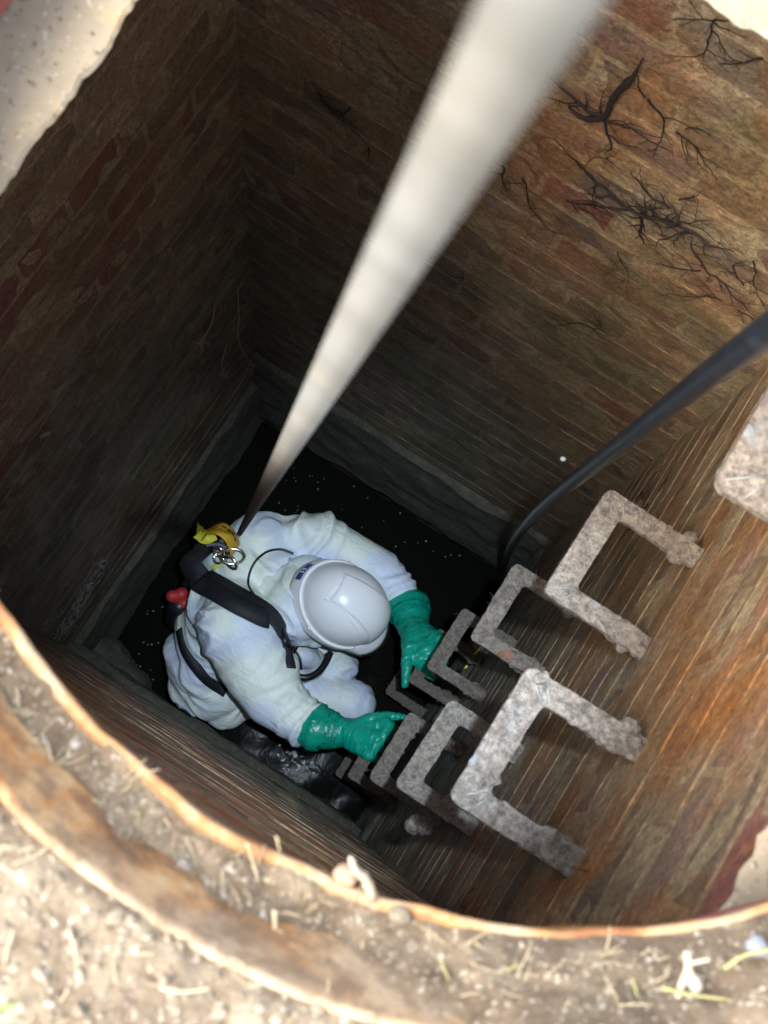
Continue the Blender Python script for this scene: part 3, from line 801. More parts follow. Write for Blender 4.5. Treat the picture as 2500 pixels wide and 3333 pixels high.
# two white crumbs
bm = bmesh.new(); tube(bm, [(-.010, 0, 0), (0, .001, .001), (.010, 0, 0)], [.0042, .0046, .0040], 8)
bmesh.ops.bevel(bm, geom=bm.edges[:], offset=.0005, segments=1, affect='EDGES')
o = link('plaster_crumb', bm, M_white); o.location = at(148, 1416, 0, XL + .006); o.rotation_euler = (.3, .2, 1.1); tag(o, 'small white crumb stuck on the dark shaded wall', 'crumb')
o = link('plaster_crumb', blob_mesh('crumb', [((0, 0, 0), .0033), ((.0015, .0005, .001), .003)], .0009, 1), M_white); o.scale = (.65, .65, .65); o.data.materials.clear(); o.data.materials.append(mat('grey_crumb', (.10, .105, .10), .8)); o.location = at(1831, 1494, 2, -1.15); tag(o, 'tiny pale crumb in mid-air between the hose and the rope', 'crumb')

# ---------------------------------------------------------------- the worker
def J(x, y, z): return at(500 + x / 1.659, 1600 + y / 1.659, 2, z)
person = empty('person', J(330, 800, -4.6))
tag(person, 'worker in white coverall, white helmet and green gloves crouching in the shaft', 'person')
def plink(name, me, m, parent=None, smooth=True):
    o = link(name, me, m, None, smooth); o.parent = parent or person
    if parent is None: o.matrix_parent_inverse = Matrix.Translation(-person.location)
    else: o.matrix_parent_inverse = Matrix.Translation(-person.location) if False else Matrix()
    return o
HIP, CHEST = J(330, 830, -3.74), J(560, 520, -3.50)
NECK, HEAD = J(760, 560, -3.40), J(1000, 630, -3.34)
LS, LE, LW = J(900, 265, -3.45), J(1205, 425, -3.47), J(1372, 640, -3.45)
RS, RE, RW = J(450, 735, -3.38), J(640, 1110, -3.37), J(900, 1275, -3.33)
RH, RK, RF = J(300, 1010, -3.80), J(1060, 1140, -3.78), J(900, 1100, -4.60)
LH, LK, LF = J(430, 640, -3.82), J(960, 930, -3.80), J(820, 860, -4.60)
rot_ch = Matrix.Rotation(math.atan2((LS - RS).y, (LS - RS).x), 3, 'Z')
# body: one continuous figure under the clothes
body = []
body += chain([HIP, (HIP + CHEST) / 2, CHEST], [.10, .10, .085]) + chain([CHEST, NECK, HEAD], [.07, .05, .07])
body += [(HEAD + Vector((.015, 0, -.005)), (.095, .076, .105)), (HEAD + Vector((.10, .01, -.045)), .020), (HEAD + Vector((.06, .01, -.095)), (.04, .045, .035)),
         (HEAD + Vector((.0, .078, -.02)), (.018, .012, .03)), (HEAD + Vector((.0, -.078, -.02)), (.018, .012, .03)), (HEAD + Vector((.093, .01, -.075)), (.012, .024, .008))]
for a, b, c, d in ((LS, LE, LW, J(1430, 740, -3.44)), (RS, RE, RW, J(1010, 1310, -3.33))):
    a = a - Vector((0, 0, .03)); body += chain([CHEST, a], [.055, .045]) + chain([a, b, c, d], [.052, .040, .028, .030])
for h, k, ft in ((RH, RK, RF), (LH, LK, LF)):
    body += chain([HIP, h, k], [.11, .085, .055]) + chain([k, ft], [.052, .038]) + chain([ft, ft + Vector((.14, 0, -.03))], [.04, .035])
bme = blob_mesh('body', body, .012, 3)
plink('body', bme, M_skin)
# coverall
LIMBS = [(LS, LE, .07), (LE, LW, .06), (RS, RE, .1), (RE, RW, .075), (RH, RK, .1), (RK, RF, .08), (LH, LK, .1), (LK, LF, .08), (HIP, CHEST, .17)]
su = []
E_ = lambda c, r, rot=None: su.append((c, r, rot) if rot else (c, r))
def ell(c, r, az=0, tilt=0):
    su.append((c, r, Matrix.Rotation(az, 3, 'Z') @ Matrix.Rotation(tilt, 3, 'Y')))
AZ = math.atan2((LS - RS).y, (LS - RS).x)
ell(J(560, 500, -3.53), (.215, .115, .12), AZ)               # shoulders
ell(J(470, 560, -3.56), (.175, .115, .15), AZ)
ell(J(380, 740, -3.66), (.150, .125, .15), AZ)
ell(J(350, 880, -3.78), (.155, .130, .13), AZ)               # seat
ell(J(290, 930, -3.68), (.085, .070, .10), AZ)
ell(J(700, 360, -3.50), (.10, .10, .085), AZ); ell(J(560, 330, -3.49), (.12, .11, .10), AZ); ell(J(520, 450, -3.47), (.10, .10, .09), AZ); ell(J(640, 470, -3.46), (.10, .10, .085), AZ)
ell(J(770, 300, -3.49), (.09, .085, .08), AZ)
su += chain([J(560, 500, -3.52), J(620, 560, -3.47)], [.10, .085])
su += chain([J(820, 275, -3.49), LS, LE, J(1330, 560, -3.455), LW, J(1400, 690, -3.45)], [.076, .072, .060, .052, .037, .024])
su += chain([J(450, 650, -3.47), RS, (RS + RE) / 2, RE, J(790, 1225, -3.345), RW, J(960, 1290, -3.33)], [.105, .108, .098, .080, .064, .038, .024])
su += [(J(360, 620, -3.46), .075), (J(300, 650, -3.44), .050)]
for h, k, ft, r0 in ((RH, RK, RF, .112), (LH, LK, LF, .105)):
    su += chain([h, k], [r0, .066]) + chain([k, ft + Vector((0, 0, .25))], [.062, .055])
su += [(J(335, 1070, -3.74), .080), (J(400, 1150, -3.78), .070), (J(200, 930, -3.72), .050)]
sme = blob_mesh('coverall', su, .006, 7)
def folds(co):
    best = None; bd = 9
    for i, (a, b, rr) in enumerate(LIMBS):
        ab = b - a; t = max(0, min(1, (co - a).dot(ab) / ab.length_squared)); d = (co - a - ab * t).length / rr
        if d < bd: bd = d; best = (i, a, ab, t)
    i, a, ab, t = best; L = ab.length; u = ab / L; s = (co - a).dot(u)
    side = co - a - u * s
    wa = 1.3 * nz(co, 6, 3)
    sleeve = i in (1, 3)
    fr_ = 30 if sleeve else 17
    q = Vector((s * fr_ + wa, side.x * 3.0, side.y * 3.0 + side.z * 3.0)) + Vector((i * 9.1, 0, 0))
    r1 = 1 - abs(noise.noise(q) * 2.9)
    r2 = 1 - abs(noise.noise(Vector((s * fr_ * 2.1 + 1.5 * wa, side.x * 6, side.y * 6 + side.z * 5 + i))) * 3.0)
    joint = min(abs(t), abs(1 - t)); jm = 1 - min(1, joint * 2.6)
    mask = max(0, min(1, .55 + 1.6 * nz(co, 5.5, 11))) if not sleeve else .9
    k = mask * (.45 + .65 * jm) if not sleeve else .85
    return k * (.0170 * max(0, r1) ** 2 + .0070 * max(0, r2) ** 2) - .005 + .010 * nz(co, 5, i * 3.0 if i < 8 else 1)
for vv, nn_ in zip(sme.vertices, [v_.normal.copy() for v_ in sme.vertices]):
    vv.co += nn_ * folds(vv.co.copy())
def relax(me, k, fac=.5):
    n = len(me.vertices); co = np.empty(n * 3); me.vertices.foreach_get('co', co); co = co.reshape(n, 3)
    ed = np.empty(len(me.edges) * 2, int); me.edges.foreach_get('vertices', ed); ed = ed.reshape(-1, 2)
    cnt = np.bincount(ed.ravel(), minlength=n)[:, None].clip(1)
    for _ in range(k):
        acc = np.zeros((n, 3)); np.add.at(acc, ed[:, 0], co[ed[:, 1]]); np.add.at(acc, ed[:, 1], co[ed[:, 0]])
        co = co * (1 - fac) + acc / cnt * fac
    me.vertices.foreach_set('co', co.ravel()); me.update()
relax(sme, 2)
cover = plink('coverall', sme, M_suit)
bvh = BVHTree.FromPolygons([v_.co for v_ in sme.vertices], [list(p.vertices) for p in sme.polygons])
def drape(x, y, off=.004, fallback=-3.5):
    """drop a photo point along the vertical-ish sight line onto the coverall"""
    d = at(500 + x / 1.659, 1600 + y / 1.659, 2, -1.0).normalized()
    h = bvh.ray_cast(d * 2.0, d)
    if h[0] is None: return J(x, y, fallback), Vector((0, 0, 1))
    return h[0] - d * off * .5 + h[1] * off, h[1]
def strap(name, pts, wid, m, parent=None, off=.006, k=5, th=.003):
    P = []; N = []
    sp = smooth_path([Vector((a, b, 0)) for a, b in pts], k)
    for q in sp:
        p, n = drape(q.x, q.y, off); P.append(p); N.append(n)
    for _ in range(3):
        P = [P[0]] + [(P[i - 1] + P[i] * 2 + P[i + 1]) / 4 for i in range(1, len(P) - 1)] + [P[-1]]
        N = [N[0]] + [(N[i - 1] + N[i] * 2 + N[i + 1]).normalized() for i in range(1, len(N) - 1)] + [N[-1]]
    bm = bmesh.new(); ribbon(bm, P, N, wid, th); return plink(name, bm, m, parent)
# hood gathered behind the helmet
hood = blob_mesh('hood', [(J(720, 560, -3.42), (.095, .085, .07)), (J(640, 560, -3.44), (.085, .08, .06)), (J(800, 610, -3.38), (.090, .100, .075)), (J(780, 700, -3.41), (.07, .06, .06)),
                          (J(840, 480, -3.41), (.075, .07, .06)), (J(600, 480, -3.45), (.07, .07, .05)), (J(880, 620, -3.40), .085), (J(830, 760, -3.43), (.05, .03, .04))], .006, 6)
for vv in hood.vertices:
    q = vv.co; vv.co += vv.normal * (.011 * (max(0, 1 - abs(2.8 * noise.noise(Vector((q.x * 7, q.y * 22 + q.x * 8, q.z * 8))))) ** 2 - .5) + .003 * nz(q, 20, 1))
plink('hood', hood, M_suit)
hood_bvh = BVHTree.FromPolygons([v_.co for v_ in hood.vertices], [list(p.vertices) for p in hood.polygons])
# hanging front of the coverall between hood and knee
fr = blob_mesh('chest_flap', [(J(800, 880, -3.62), (.05, .035, .07)), (J(860, 930, -3.66), (.04, .04, .06)), (J(780, 960, -3.68), (.045, .03, .05))], .006, 4)
for vv in fr.vertices: vv.co += vv.normal * .008 * fb(vv.co, 16, 2)
plink('chest_flap', fr, M_suit)

# harness
strap('back_strap', [(235, 450), (330, 500), (430, 560), (540, 620), (640, 690), (690, 780)], .052, M_web, off=.010)
strap('back_strap', [(240, 500), (330, 550), (430, 610), (530, 660), (610, 700)], .050, M_web, off=.012)
strap('shoulder_strap', [(655, 700), (700, 790), (720, 880), (735, 960)], .026, M_web, off=.008)
strap('thigh_strap', [(150, 745), (175, 850), (235, 950), (300, 1020), (385, 1085)], .028, M_web, off=.008)
bg_ = blob_mesh('harness_pad', [(J(262, 420, -3.53), (.060, .042, .09)), (J(310, 480, -3.51), (.06, .045, .07)), (J(275, 335, -3.52), (.030, .030, .05)), (J(330, 560, -3.49), (.06, .035, .03)), (J(430, 590, -3.455), (.06, .03, .02))], .006, 4)
[setattr(q, 'co', q.co + q.normal * (.010 * fb(q.co, 22, 3))) for q in bg_.vertices]
plink('harness_pad', bg_, M_bag)
def ring_obj(name, c, R, r_, rot, m, parent=None, sx=1.0):
    bm = bmesh.new(); P = [c + rot @ Vector((math.cos(a) * R * sx, math.sin(a) * R, 0)) for a in [2 * math.pi * k / 20 for k in range(21)]]
    tube(bm, P, r_, 8, False); return plink(name, bm, m, parent)
ring_obj('buckle_ring', J(350, 325, -3.33), .014, .0035, Matrix.Rotation(.9, 3, 'X'), M_steel)
ring_obj('buckle_ring', J(352, 360, -3.35), .013, .0035, Matrix.Rotation(.5, 3, 'Y'), M_steel)
ring_obj('carabiner', J(425, 350, -3.34), .020, .0042, Matrix.Rotation(.6, 3, 'Z') @ Matrix.Rotation(.5, 3, 'X'), M_steel, None, 1.5)
ring_obj('carabiner', J(415, 378, -3.35), .014, .0040, Matrix.Rotation(-.3, 3, 'Z') @ Matrix.Rotation(.9, 3, 'X'), M_steel, None, 1.6)
bm = bmesh.new(); box(bm, J(390, 345, -3.35), (.022, .016, .018), Matrix.Rotation(.5, 3, 'Z')); bmesh.ops.bevel(bm, geom=bm.edges[:], offset=.003, segments=2, affect='EDGES')
plink('swivel', bm, M_black)
bm = bmesh.new(); box(bm, J(315, 375, -3.37), (.030, .045, .003), Matrix.Rotation(-.3, 3, 'Z') @ Matrix.Rotation(.35, 3, 'X')); plink('clear_tag', bm, M_grey)
bm = bmesh.new(); box(bm, J(350, 395, -3.365), (.010, .034, .004), Matrix.Rotation(-.45, 3, 'Z')); plink('yellow_tag', bm, M_yelb)
# yellow webbing sling standing up as a loop
def standing_loop(name, pts, zs, wid, m):
    P = smooth_path([J(x, y, z) for (x, y), z in zip(pts, zs)], 6); N = []
    for i, p in enumerate(P):
        t = (P[min(i + 1, len(P) - 1)] - P[max(i - 1, 0)]).normalized(); n = t.cross(Vector((.35, .25, .9))).normalized(); N.append(n)
    bm = bmesh.new(); ribbon(bm, P, N, wid, .003); return plink(name, bm, m)
def loop2(name, pts, wdir, wid, m):
    P = smooth_path(pts, 6); bm = bmesh.new(); rows = []
    wdir = Vector(wdir).normalized()
    for i, p in enumerate(P):
        t = (P[min(i + 1, len(P) - 1)] - P[max(i - 1, 0)]).normalized(); s = (wdir - t * wdir.dot(t)).normalized(); n = t.cross(s)
        rows.append([bm.verts.new(p + s * wid / 2 + n * .0015), bm.verts.new(p - s * wid / 2 + n * .0015), bm.verts.new(p - s * wid / 2 - n * .0015), bm.verts.new(p + s * wid / 2 - n * .0015)])
    for a, b in zip(rows, rows[1:]):
        for k in range(4): bm.faces.new((a[k], a[(k + 1) % 4], b[(k + 1) % 4], b[k]))
    bm.faces.new(rows[0][::-1]); bm.faces.new(rows[-1]); return plink(name, bm, m)
wd = J(350, 260, -3.3) - J(400, 190, -3.3)
loop2('yellow_sling', [J(440, 322, -3.37), J(432, 285, -3.33), J(405, 232, -3.295), J(355, 200, -3.285), J(305, 205, -3.31), J(285, 235, -3.34)], wd + Vector((0, 0, .02)), .040, M_yel)
loop2('yellow_sling', [J(330, 225, -3.36), J(290, 245, -3.365), J(262, 240, -3.36), J(240, 220, -3.35), J(235, 205, -3.37)], J(250, 260, -3.3) - J(255, 200, -3.3), .036, M_yelb)
loop2('grey_sling', [J(400, 300, -3.37), J(350, 280, -3.37), J(290, 285, -3.38)], J(320, 310, -3.3) - J(320, 270, -3.3) + Vector((0, 0, .03)), .022, mat('grey_webbing', (.16, .14, .24), .7))
# sewn print on the sling: short dark dashes along its edge
bm = bmesh.new(); r = random.Random(2)
P = smooth_path([J(432, 285, -3.328), J(405, 232, -3.293), J(355, 200, -3.283)], 8)
wn_ = wd.normalized()
for i, p in enumerate(P[1:-1]):
    if i % 4 == 3: continue
    t = (P[i + 2] - P[i]).normalized(); n = t.cross(wn_); n = n if n.z > 0 else -n
    c = p - wn_ * .009 * (1 if wn_.y < 0 else -1) + n * .0022
    rr = Matrix((t, wn_, n)).transposed(); box(bm, c, (.0042, .0036, .0006), rr)
plink('sling_print', bm, M_black)
# black cord over the hood, air hose at the chest
def pipe(name, pts, rad, m, k=6, n=8):
    bm = bmesh.new(); tube(bm, smooth_path(pts, k), rad, n); return plink(name, bm, m)
def over(x, y, off):
    d = at(500 + x / 1.659, 1600 + y / 1.659, 2, -1.0).normalized(); b = []
    for t in (bvh, hood_bvh):
        h = t.ray_cast(d * 2.0, d)
        if h[0] is not None: b.append(h[0])
    if not b: return J(x, y, -3.42)
    return max(b, key=lambda q: q.z) - d * off
pipe('cord', [over(x, y, .005) for x, y in ((755, 335), (690, 313), (620, 322), (560, 365), (522, 430), (512, 500), (545, 560), (590, 620), (650, 695))], .0032, M_black)
pipe('air_hose', [over(690, 730, .006), over(715, 830, .012), J(728, 920, -3.46), J(770, 990, -3.46), J(830, 1003, -3.46), J(890, 975, -3.47), J(930, 925, -3.48), J(955, 870, -3.49)], .0088, M_black)
pipe('air_hose', [J(770, 830, -3.47), J(745, 880, -3.48), J(745, 940, -3.48)], .008, M_black)
pipe('cord', [J(765, 860, -3.53), J(790, 900, -3.53), J(800, 960, -3.54)], .0028, M_black)
# breathing set valve at the hip: red knob on a black bottle
o = plink('red_valve', blob_mesh('red_valve', [(J(100, 565, -3.60), (.017, .017, .02)), (J(150, 555, -3.60), (.019, .02, .02)), (J(165, 600, -3.61), (.018, .018, .015)), (J(125, 590, -3.61), (.012, .012, .012))], .004, 1), M_redt)
plink('bottle', blob_mesh('bottle', chain([J(140, 620, -3.63), J(130, 680, -3.80)], [.032, .036]) + chain([J(180, 500, -3.62), J(230, 480, -3.6)], [.016, .018]), .006, 2), M_black)

# helmet -----------------------------------------------------------
fwd = (J(1000 + 88, 630 + 50, -3.3) - J(1000, 630, -3.3)); fwd.z = 0; fwd.normalize()
upv = (Vector((0, 0, 1)) + fwd * .50 + Vector((-fwd.y, fwd.x, 0)) * .16).normalized()
fwd = (fwd - upv * fwd.dot(upv)).normalized(); lft = upv.cross(fwd)
HR = Matrix((fwd, lft, upv)).transposed(); HC = J(1012, 606, -3.335)
def hp(x, y, z): return HC + HR @ Vector((x, y, z))
LX, LY, HH = .116, .098, .122
def plan(a, s=1.0):
    x, y = math.cos(a), math.sin(a); k = 1 + (.03 if x > 0 else .0)
    return x * LX * k * s, y * LY * s * (1 + .02 * math.cos(a))
v = []; f = []; NA, NP = 220, 80
for j in range(NP + 1):
    ph = math.pi / 2 * j / NP                      # 0 rim .. pi/2 crown
    for k in range(NA):
        a = 2 * math.pi * k / NA; s = math.cos(ph) ** .86; x, y = plan(a, s); z = HH * math.sin(ph) ** .95
        # raised centre panel with a crisp edge, hooked seam line on the left half
        px, py = x / LX, y / LY; edge = .44 + .10 * px
        lift = .0045 * (1 / (1 + math.exp((abs(py) - edge) * 110))) * (1 / (1 + math.exp(-(px + .62) * 90)))
        rear = .0035 / (1 + math.exp((px + .66) * 70)) if abs(py) < .8 else 0
        n = Vector((x / LX ** 2, y / LY ** 2, z / HH ** 2)).normalized()
        v.append(hp(*(Vector((x, y, z)) + n * (lift + rear * math.sin(ph)))))
for j in range(NP):
    for k in range(NA):
        a, b = j * NA + k, j * NA + (k + 1) % NA
        if j == NP - 1: f.append((a, b, (j + 1) * NA))
        else: f.append((a, b, b + NA, a + NA))
# skirt, flared, longer at the back; peak in front
prof = [(1.0, 0.0), (1.035, -.002), (1.048, -.006), (1.065, -.020), (1.092, -.034), (1.06, -.036), (1.0, -.018), (.97, 0)]
base = len(v)
for (s, z) in prof:
    for k in range(NA):
        a = 2 * math.pi * k / NA; x, y = plan(a, s); c = math.cos(a)
        back = max(0, -c); zz = z * (1 + .55 * back) * (1 - .55 * max(0, c))
        pk = max(0, c - .62) / .38; ext = 0
        if s > 1.047: ext = .050 * min(1, pk * 4.0) * (1 if s > 1.08 else .6 if s > 1.05 else .3)
        x += ext; y *= 1 - .10 * (ext / .050) * 1
        v.append(hp(x, y, zz - .30 * ext))
for j in range(len(prof) - 1):
    for k in range(NA):
        a, b = base + j * NA + k, base + j * NA + (k + 1) % NA; f.append((b, a, a + NA, b + NA))
hme = meshdata('helmet', v, f); helmet = plink('helmet', hme, M_shell)
helmet['label'] = 'white safety helmet with a raised bead above its skirt'
def hsub(name, me, m, smooth=True):
    o = link(name, me, m, None, smooth); o.parent = helmet; return o
# bead
bm = bmesh.new(); P = [hp(*plan(a, 1.032), -.001 * (1 + math.cos(a))) for a in [math.radians(42 + (318 - 42) * k / 90) for k in range(91)]]
tube(bm, P, .0044, 8); hsub('bead', bm, M_bead)
# label on the back of the skirt with a few pale letters
bm = bmesh.new(); rows = []
for k in range(15):
    a = math.radians(156 + 30 * k / 14); x, y = plan(a, 1.066); x2, y2 = plan(a, 1.090)
    rows.append((bm.verts.new(hp(x, y, -.0105)), bm.verts.new(hp(x2, y2, -.034))))
for p, q in zip(rows, rows[1:]): bm.faces.new((p[0], q[0], q[1], p[1]))
bmesh.ops.recalc_face_normals(bm, faces=bm.faces); hsub('rear_label', bm, M_label)
bm = bmesh.new()
for k in range(4):
    a = math.radians(163 + 5.2 * k)
    for dz, wz in ((-.015, .0016), (-.021, .0016), (-.027, .0014)):
        if (k + int(dz * 1000)) % 3 == 0: continue
        x, y = plan(a, 1.078 + (abs(dz) - .01) * .9); box(bm, hp(x, y, dz), (.0012, .0052, wz), HR @ Matrix.Rotation(a, 3, 'Z'))
hsub('label_print', bm, M_labelink)
# side clips
for sgn in (1, -1):
    bm = bmesh.new()
    for da, sz in ((0, .008), (7, .006), (-7, .006), (13, .0045)):
        a = math.radians(180 + sgn * (72 + da)); x, y = plan(a, 1.05); box(bm, hp(x, y, -.004), (sz, sz * 1.6, sz), HR @ Matrix.Rotation(a + .3, 3, 'Z'))
    bmesh.ops.bevel(bm, geom=bm.edges[:], offset=.0012, segments=2, affect='EDGES'); hsub('strap_clip', bm, M_bead)
# moulded seam lines on the crown
def dome(x, y, off=.0):
    r2 = (x / LX) ** 2 + (y / LY) ** 2; s = math.sqrt(r2); cph = min(1, s ** (1 / .86)); z = HH * (math.sqrt(max(0, 1 - cph ** 2))) ** .95
    n = Vector((x / LX ** 2, y / LY ** 2, z / HH ** 2)).normalized(); return hp(*(Vector((x, y, z)) + n * off))
for nm, pts in (('seam', [(-.075, .004), (-.04, -.004), (-.012, .000), (.006, .012), (.010, .028), (.004, .038)]), ('seam', [(-.080, -.040), (-.04, -.043), (.0, -.053), (.045, -.064), (.07, -.070)])):
    bm = bmesh.new(); tube(bm, [dome(q.x, q.y, .0026) for q in smooth_path([Vector((a, b, 0)) for a, b in pts], 8)], .0013, 6); hsub(nm, bm, M_bead)
# short dark hair at the nape under the helmet
plink('hair', blob_mesh('hair', [(HC + HR @ Vector((-.02, 0, .0)), (.085, .074, .07), HR)], .008, 1), M_hair)

# gloves -----------------------------------------------------------
def glove(name, cuff, palm, fingers, crease, seed):
    bl = chain(*cuff, step=.2) + palm
    for pts, rad in fingers: bl += chain(pts, rad, .25)
    me = blob_mesh(name, bl, .0028, 5)
    a, b = Vector(cuff[0][0]), Vector(cuff[0][-1]); u = (b - a).normalized()
    for vv in me.vertices:
        s = (vv.co - a).dot(u)
        k = .0022 * (max(0, 1 - abs(2.4 * noise.noise(Vector((s * 60, 0, 0)) + vv.co * 14 + Vector((seed, 0, 0)))))) ** 2 - .0010
        vv.co += vv.normal * (k + .0012 * fb(vv.co, 20, 2, seed))
    o = plink(name, me, M_glove)
    # rolled cuff edge: an open gauntlet mouth a little wider than the wrist
    bm = bmesh.new(); R0 = cuff[1][0] + .0025; ax1 = u.cross(Vector((0, 0, 1))).normalized(); ax2 = u.cross(ax1); rows = []
    for (s, rr) in ((-.006, R0 - .006), (-.010, R0 - .001), (-.008, R0 + .0015), (.004, R0 + .0012), (.02, R0 - .001)):
        rows.append([bm.verts.new(a + u * s + (ax1 * math.cos(t) + ax2 * math.sin(t)) * rr * (1 + .05 * math.sin(2 * t + seed))) for t in [2 * math.pi * k / 40 for k in range(40)]])
    for p, q in zip(rows, rows[1:]):
        for k in range(40): bm.faces.new((p[k], q[k], q[(k + 1) % 40], p[(k + 1) % 40]))
    bmesh.ops.recalc_face_normals(bm, faces=bm.faces)
    c = link('cuff_rim', bm, M_glove); c.parent = o
    # worn dark printing round the gauntlet, blocks of it on the side seen from above
    t = BVHTree.FromPolygons([v_.co for v_ in me.vertices], [list(p.vertices) for p in me.polygons]); bm = bmesh.new(); r = random.Random(seed)
    for row, (s, h) in enumerate(crease):
        k = -10
        while k < 11:
            wd_ = r.uniform(.6, 1.4)
            if r.random() < .72:
                cpt = a + u * (s + r.uniform(-.0006, .0006)); d = (ax2 * (-1 if ax2.z < 0 else 1) * math.cos(k * .09) + ax1 * math.sin(k * .09)).normalized()
                hh = t.ray_cast(cpt + d * .12, -d)
                if hh[0] is not None:
                    tt = u.cross(hh[1]).normalized(); box(bm, hh[0] + hh[1] * .0003, (h * r.uniform(.5, 1), .0042 * wd_ * .6, .0006), Matrix((u, tt, u.cross(tt))).transposed())
            k += wd_
    c = link('cuff_print', bm, M_print, None, False); c.parent = o
    return o
B4y = .132
# right hand over the front bar of its step iron: bar at x .154-.186, z -3.29
kn = [J(1165, 1425, -3.262), J(1205, 1372, -3.256), J(1242, 1318, -3.256), J(1272, 1262, -3.262)]
fing = []
for i, k in enumerate(kn):
    d = Vector((1, .05 * (i - 1.5), 0)); Lf = (.8, .95, 1.0, .9)[i]
    j1 = Vector((.182, k.y + .002, -3.268)); j2 = Vector((.200, k.y + .003, -3.298)); j3 = Vector((.180, k.y + .004, -3.316)); 
    fing.append(([k, j1, j2, j1.lerp(j3, Lf) * .0 + j3], [.0125, .0118, .0108, .0098]))
th = [J(1105, 1255, -3.30), J(1180, 1222, -3.283), J(1265, 1208, -3.285), J(1350, 1222, -3.292)]
fing.append((th, [.017, .0135, .0115, .0100]))
palm = chain([J(1050, 1300, -3.318), J(1120, 1330, -3.292), (kn[1] + kn[2]) / 2 + Vector((-.008, 0, -.006))], [.036, .034, .022]) + \
       chain([J(1080, 1350, -3.305), kn[0] + Vector((-.004, .003, -.006))], [.027, .0165]) + chain([J(1100, 1285, -3.30), kn[3] + Vector((-.006, 0, -.006))], [.024, .0155]) + \
       chain([kn[0], kn[1], kn[2], kn[3]], [.013, .0135, .0135, .013])
glove('glove', ([J(868, 1268, -3.335), J(940, 1285, -3.333), J(1020, 1300, -3.325)], [.056, .049, .034]), palm, fing, ((.034, .009), (.044, .003), (.051, .004), (.058, .003)), 3)
# left hand on the front bar of its step iron: bar at x .158, z -3.30
kn = [J(1545, 800, -3.285), J(1540, 868, -3.275), J(1522, 925, -3.272), J(1495, 980, -3.278)]
fing = []
for i, k in enumerate(kn[:3]):
    j1 = k + Vector((.020, -.008, -.008)); j2 = k + Vector((.026, -.012, -.038)); j3 = k + Vector((.004, -.012, -.050))
    fing.append(([k, j1, j2, j3], [.0125, .0118, .0108, .0098]))
k = kn[3]; fing.append(([J(1470, 940, -3.285), J(1490, 990, -3.285), J(1515, 1005, -3.305)], [.0140, .0105, .0090]))
fing.append(([J(1385, 850, -3.315), J(1368, 920, -3.300), J(1362, 985, -3.295), J(1356, 1045, -3.300)], [.020, .0150, .0122, .0088]))
palm = chain([J(1395, 730, -3.405), J(1440, 800, -3.350), J(1480, 870, -3.305)], [.038, .036, .030]) + chain([J(1410, 820, -3.35), J(1440, 900, -3.31), J(1470, 945, -3.29)], [.030, .026, .0165]) + \
       chain([J(1450, 770, -3.37), kn[0]], [.032, .015]) + chain([J(1400, 780, -3.36), J(1385, 860, -3.32)], [.030, .022]) + chain(kn, [.014, .015, .015, .013]) + \
       [(J(1548, 765, -3.31), .010)]
glove('glove', ([J(1372, 625, -3.45), J(1390, 680, -3.43), J(1405, 735, -3.405)], [.053, .047, .037]), palm, fing, ((.020, .007), (.034, .003), (.040, .003), (.046, .003)), 8)
# boots under water
for ft in (RF, LF):
    plink('boot', blob_mesh('boot', chain([ft + Vector((0, 0, .25)), ft], [.062, .052]) + chain([ft, ft + Vector((.15, 0, -.02))], [.052, .045]), .008, 2), M_boot)

# ---------------------------------------------------------------- rope and hose
P0 = J(462, 230, -3.30); P1 = at(1775, -20, 2, -.142)
dirn = (P1 - P0); P2 = P0 + dirn * 1.55
bm = bmesh.new(); n = 220; P = []; N = []; dl_ = (P2 - P0).normalized()
for i in range(n + 1):
    t = i / n; p = P0 + (P2 - P0) * t; m = P0 + (P1 - P0) * .6; v0 = -m; v0 = (v0 - dl_ * v0.dot(dl_)).normalized()
    v0.rotate(Matrix.Rotation(.22 * math.sin(t * 9), 3, dl_)); P.append(p); N.append(v0)
ribbon(bm, P, N, .0128, .0042)
bmesh.ops.bevel(bm, geom=[e for e in bm.edges if len(e.link_faces) == 2 and e.calc_face_angle(0) > 1.2 and abs((e.verts[0].co - e.verts[1].co).normalized().dot(dl_)) > .9], offset=.0012, segments=2, affect='EDGES')
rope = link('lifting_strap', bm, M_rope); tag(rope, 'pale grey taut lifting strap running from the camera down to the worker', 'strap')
hz_ = [(2560, 1030, .60), (2420, 1135, .70), (2300, 1225, .82), (2180, 1320, .96), (2060, 1415, 1.10), (1950, 1500, 1.26), (1850, 1578, 1.48), (1765, 1650, 1.78), (1712, 1708, 2.15), (1680, 1752, 2.6), (1655, 1800, 3.1), (1640, 1850, 3.7)]
bm = bmesh.new(); pts = [at(2900, 760, 2, -.38), at(2720, 900, 2, -.48)] + [at(x, y, 2, -z) for x, y, z in hz_]
tube(bm, smooth_path(pts, 8), .0086, 14)
tag(link('hose', bm, M_hose), 'black rubber hose curving down from the right edge into the dark', 'hose')

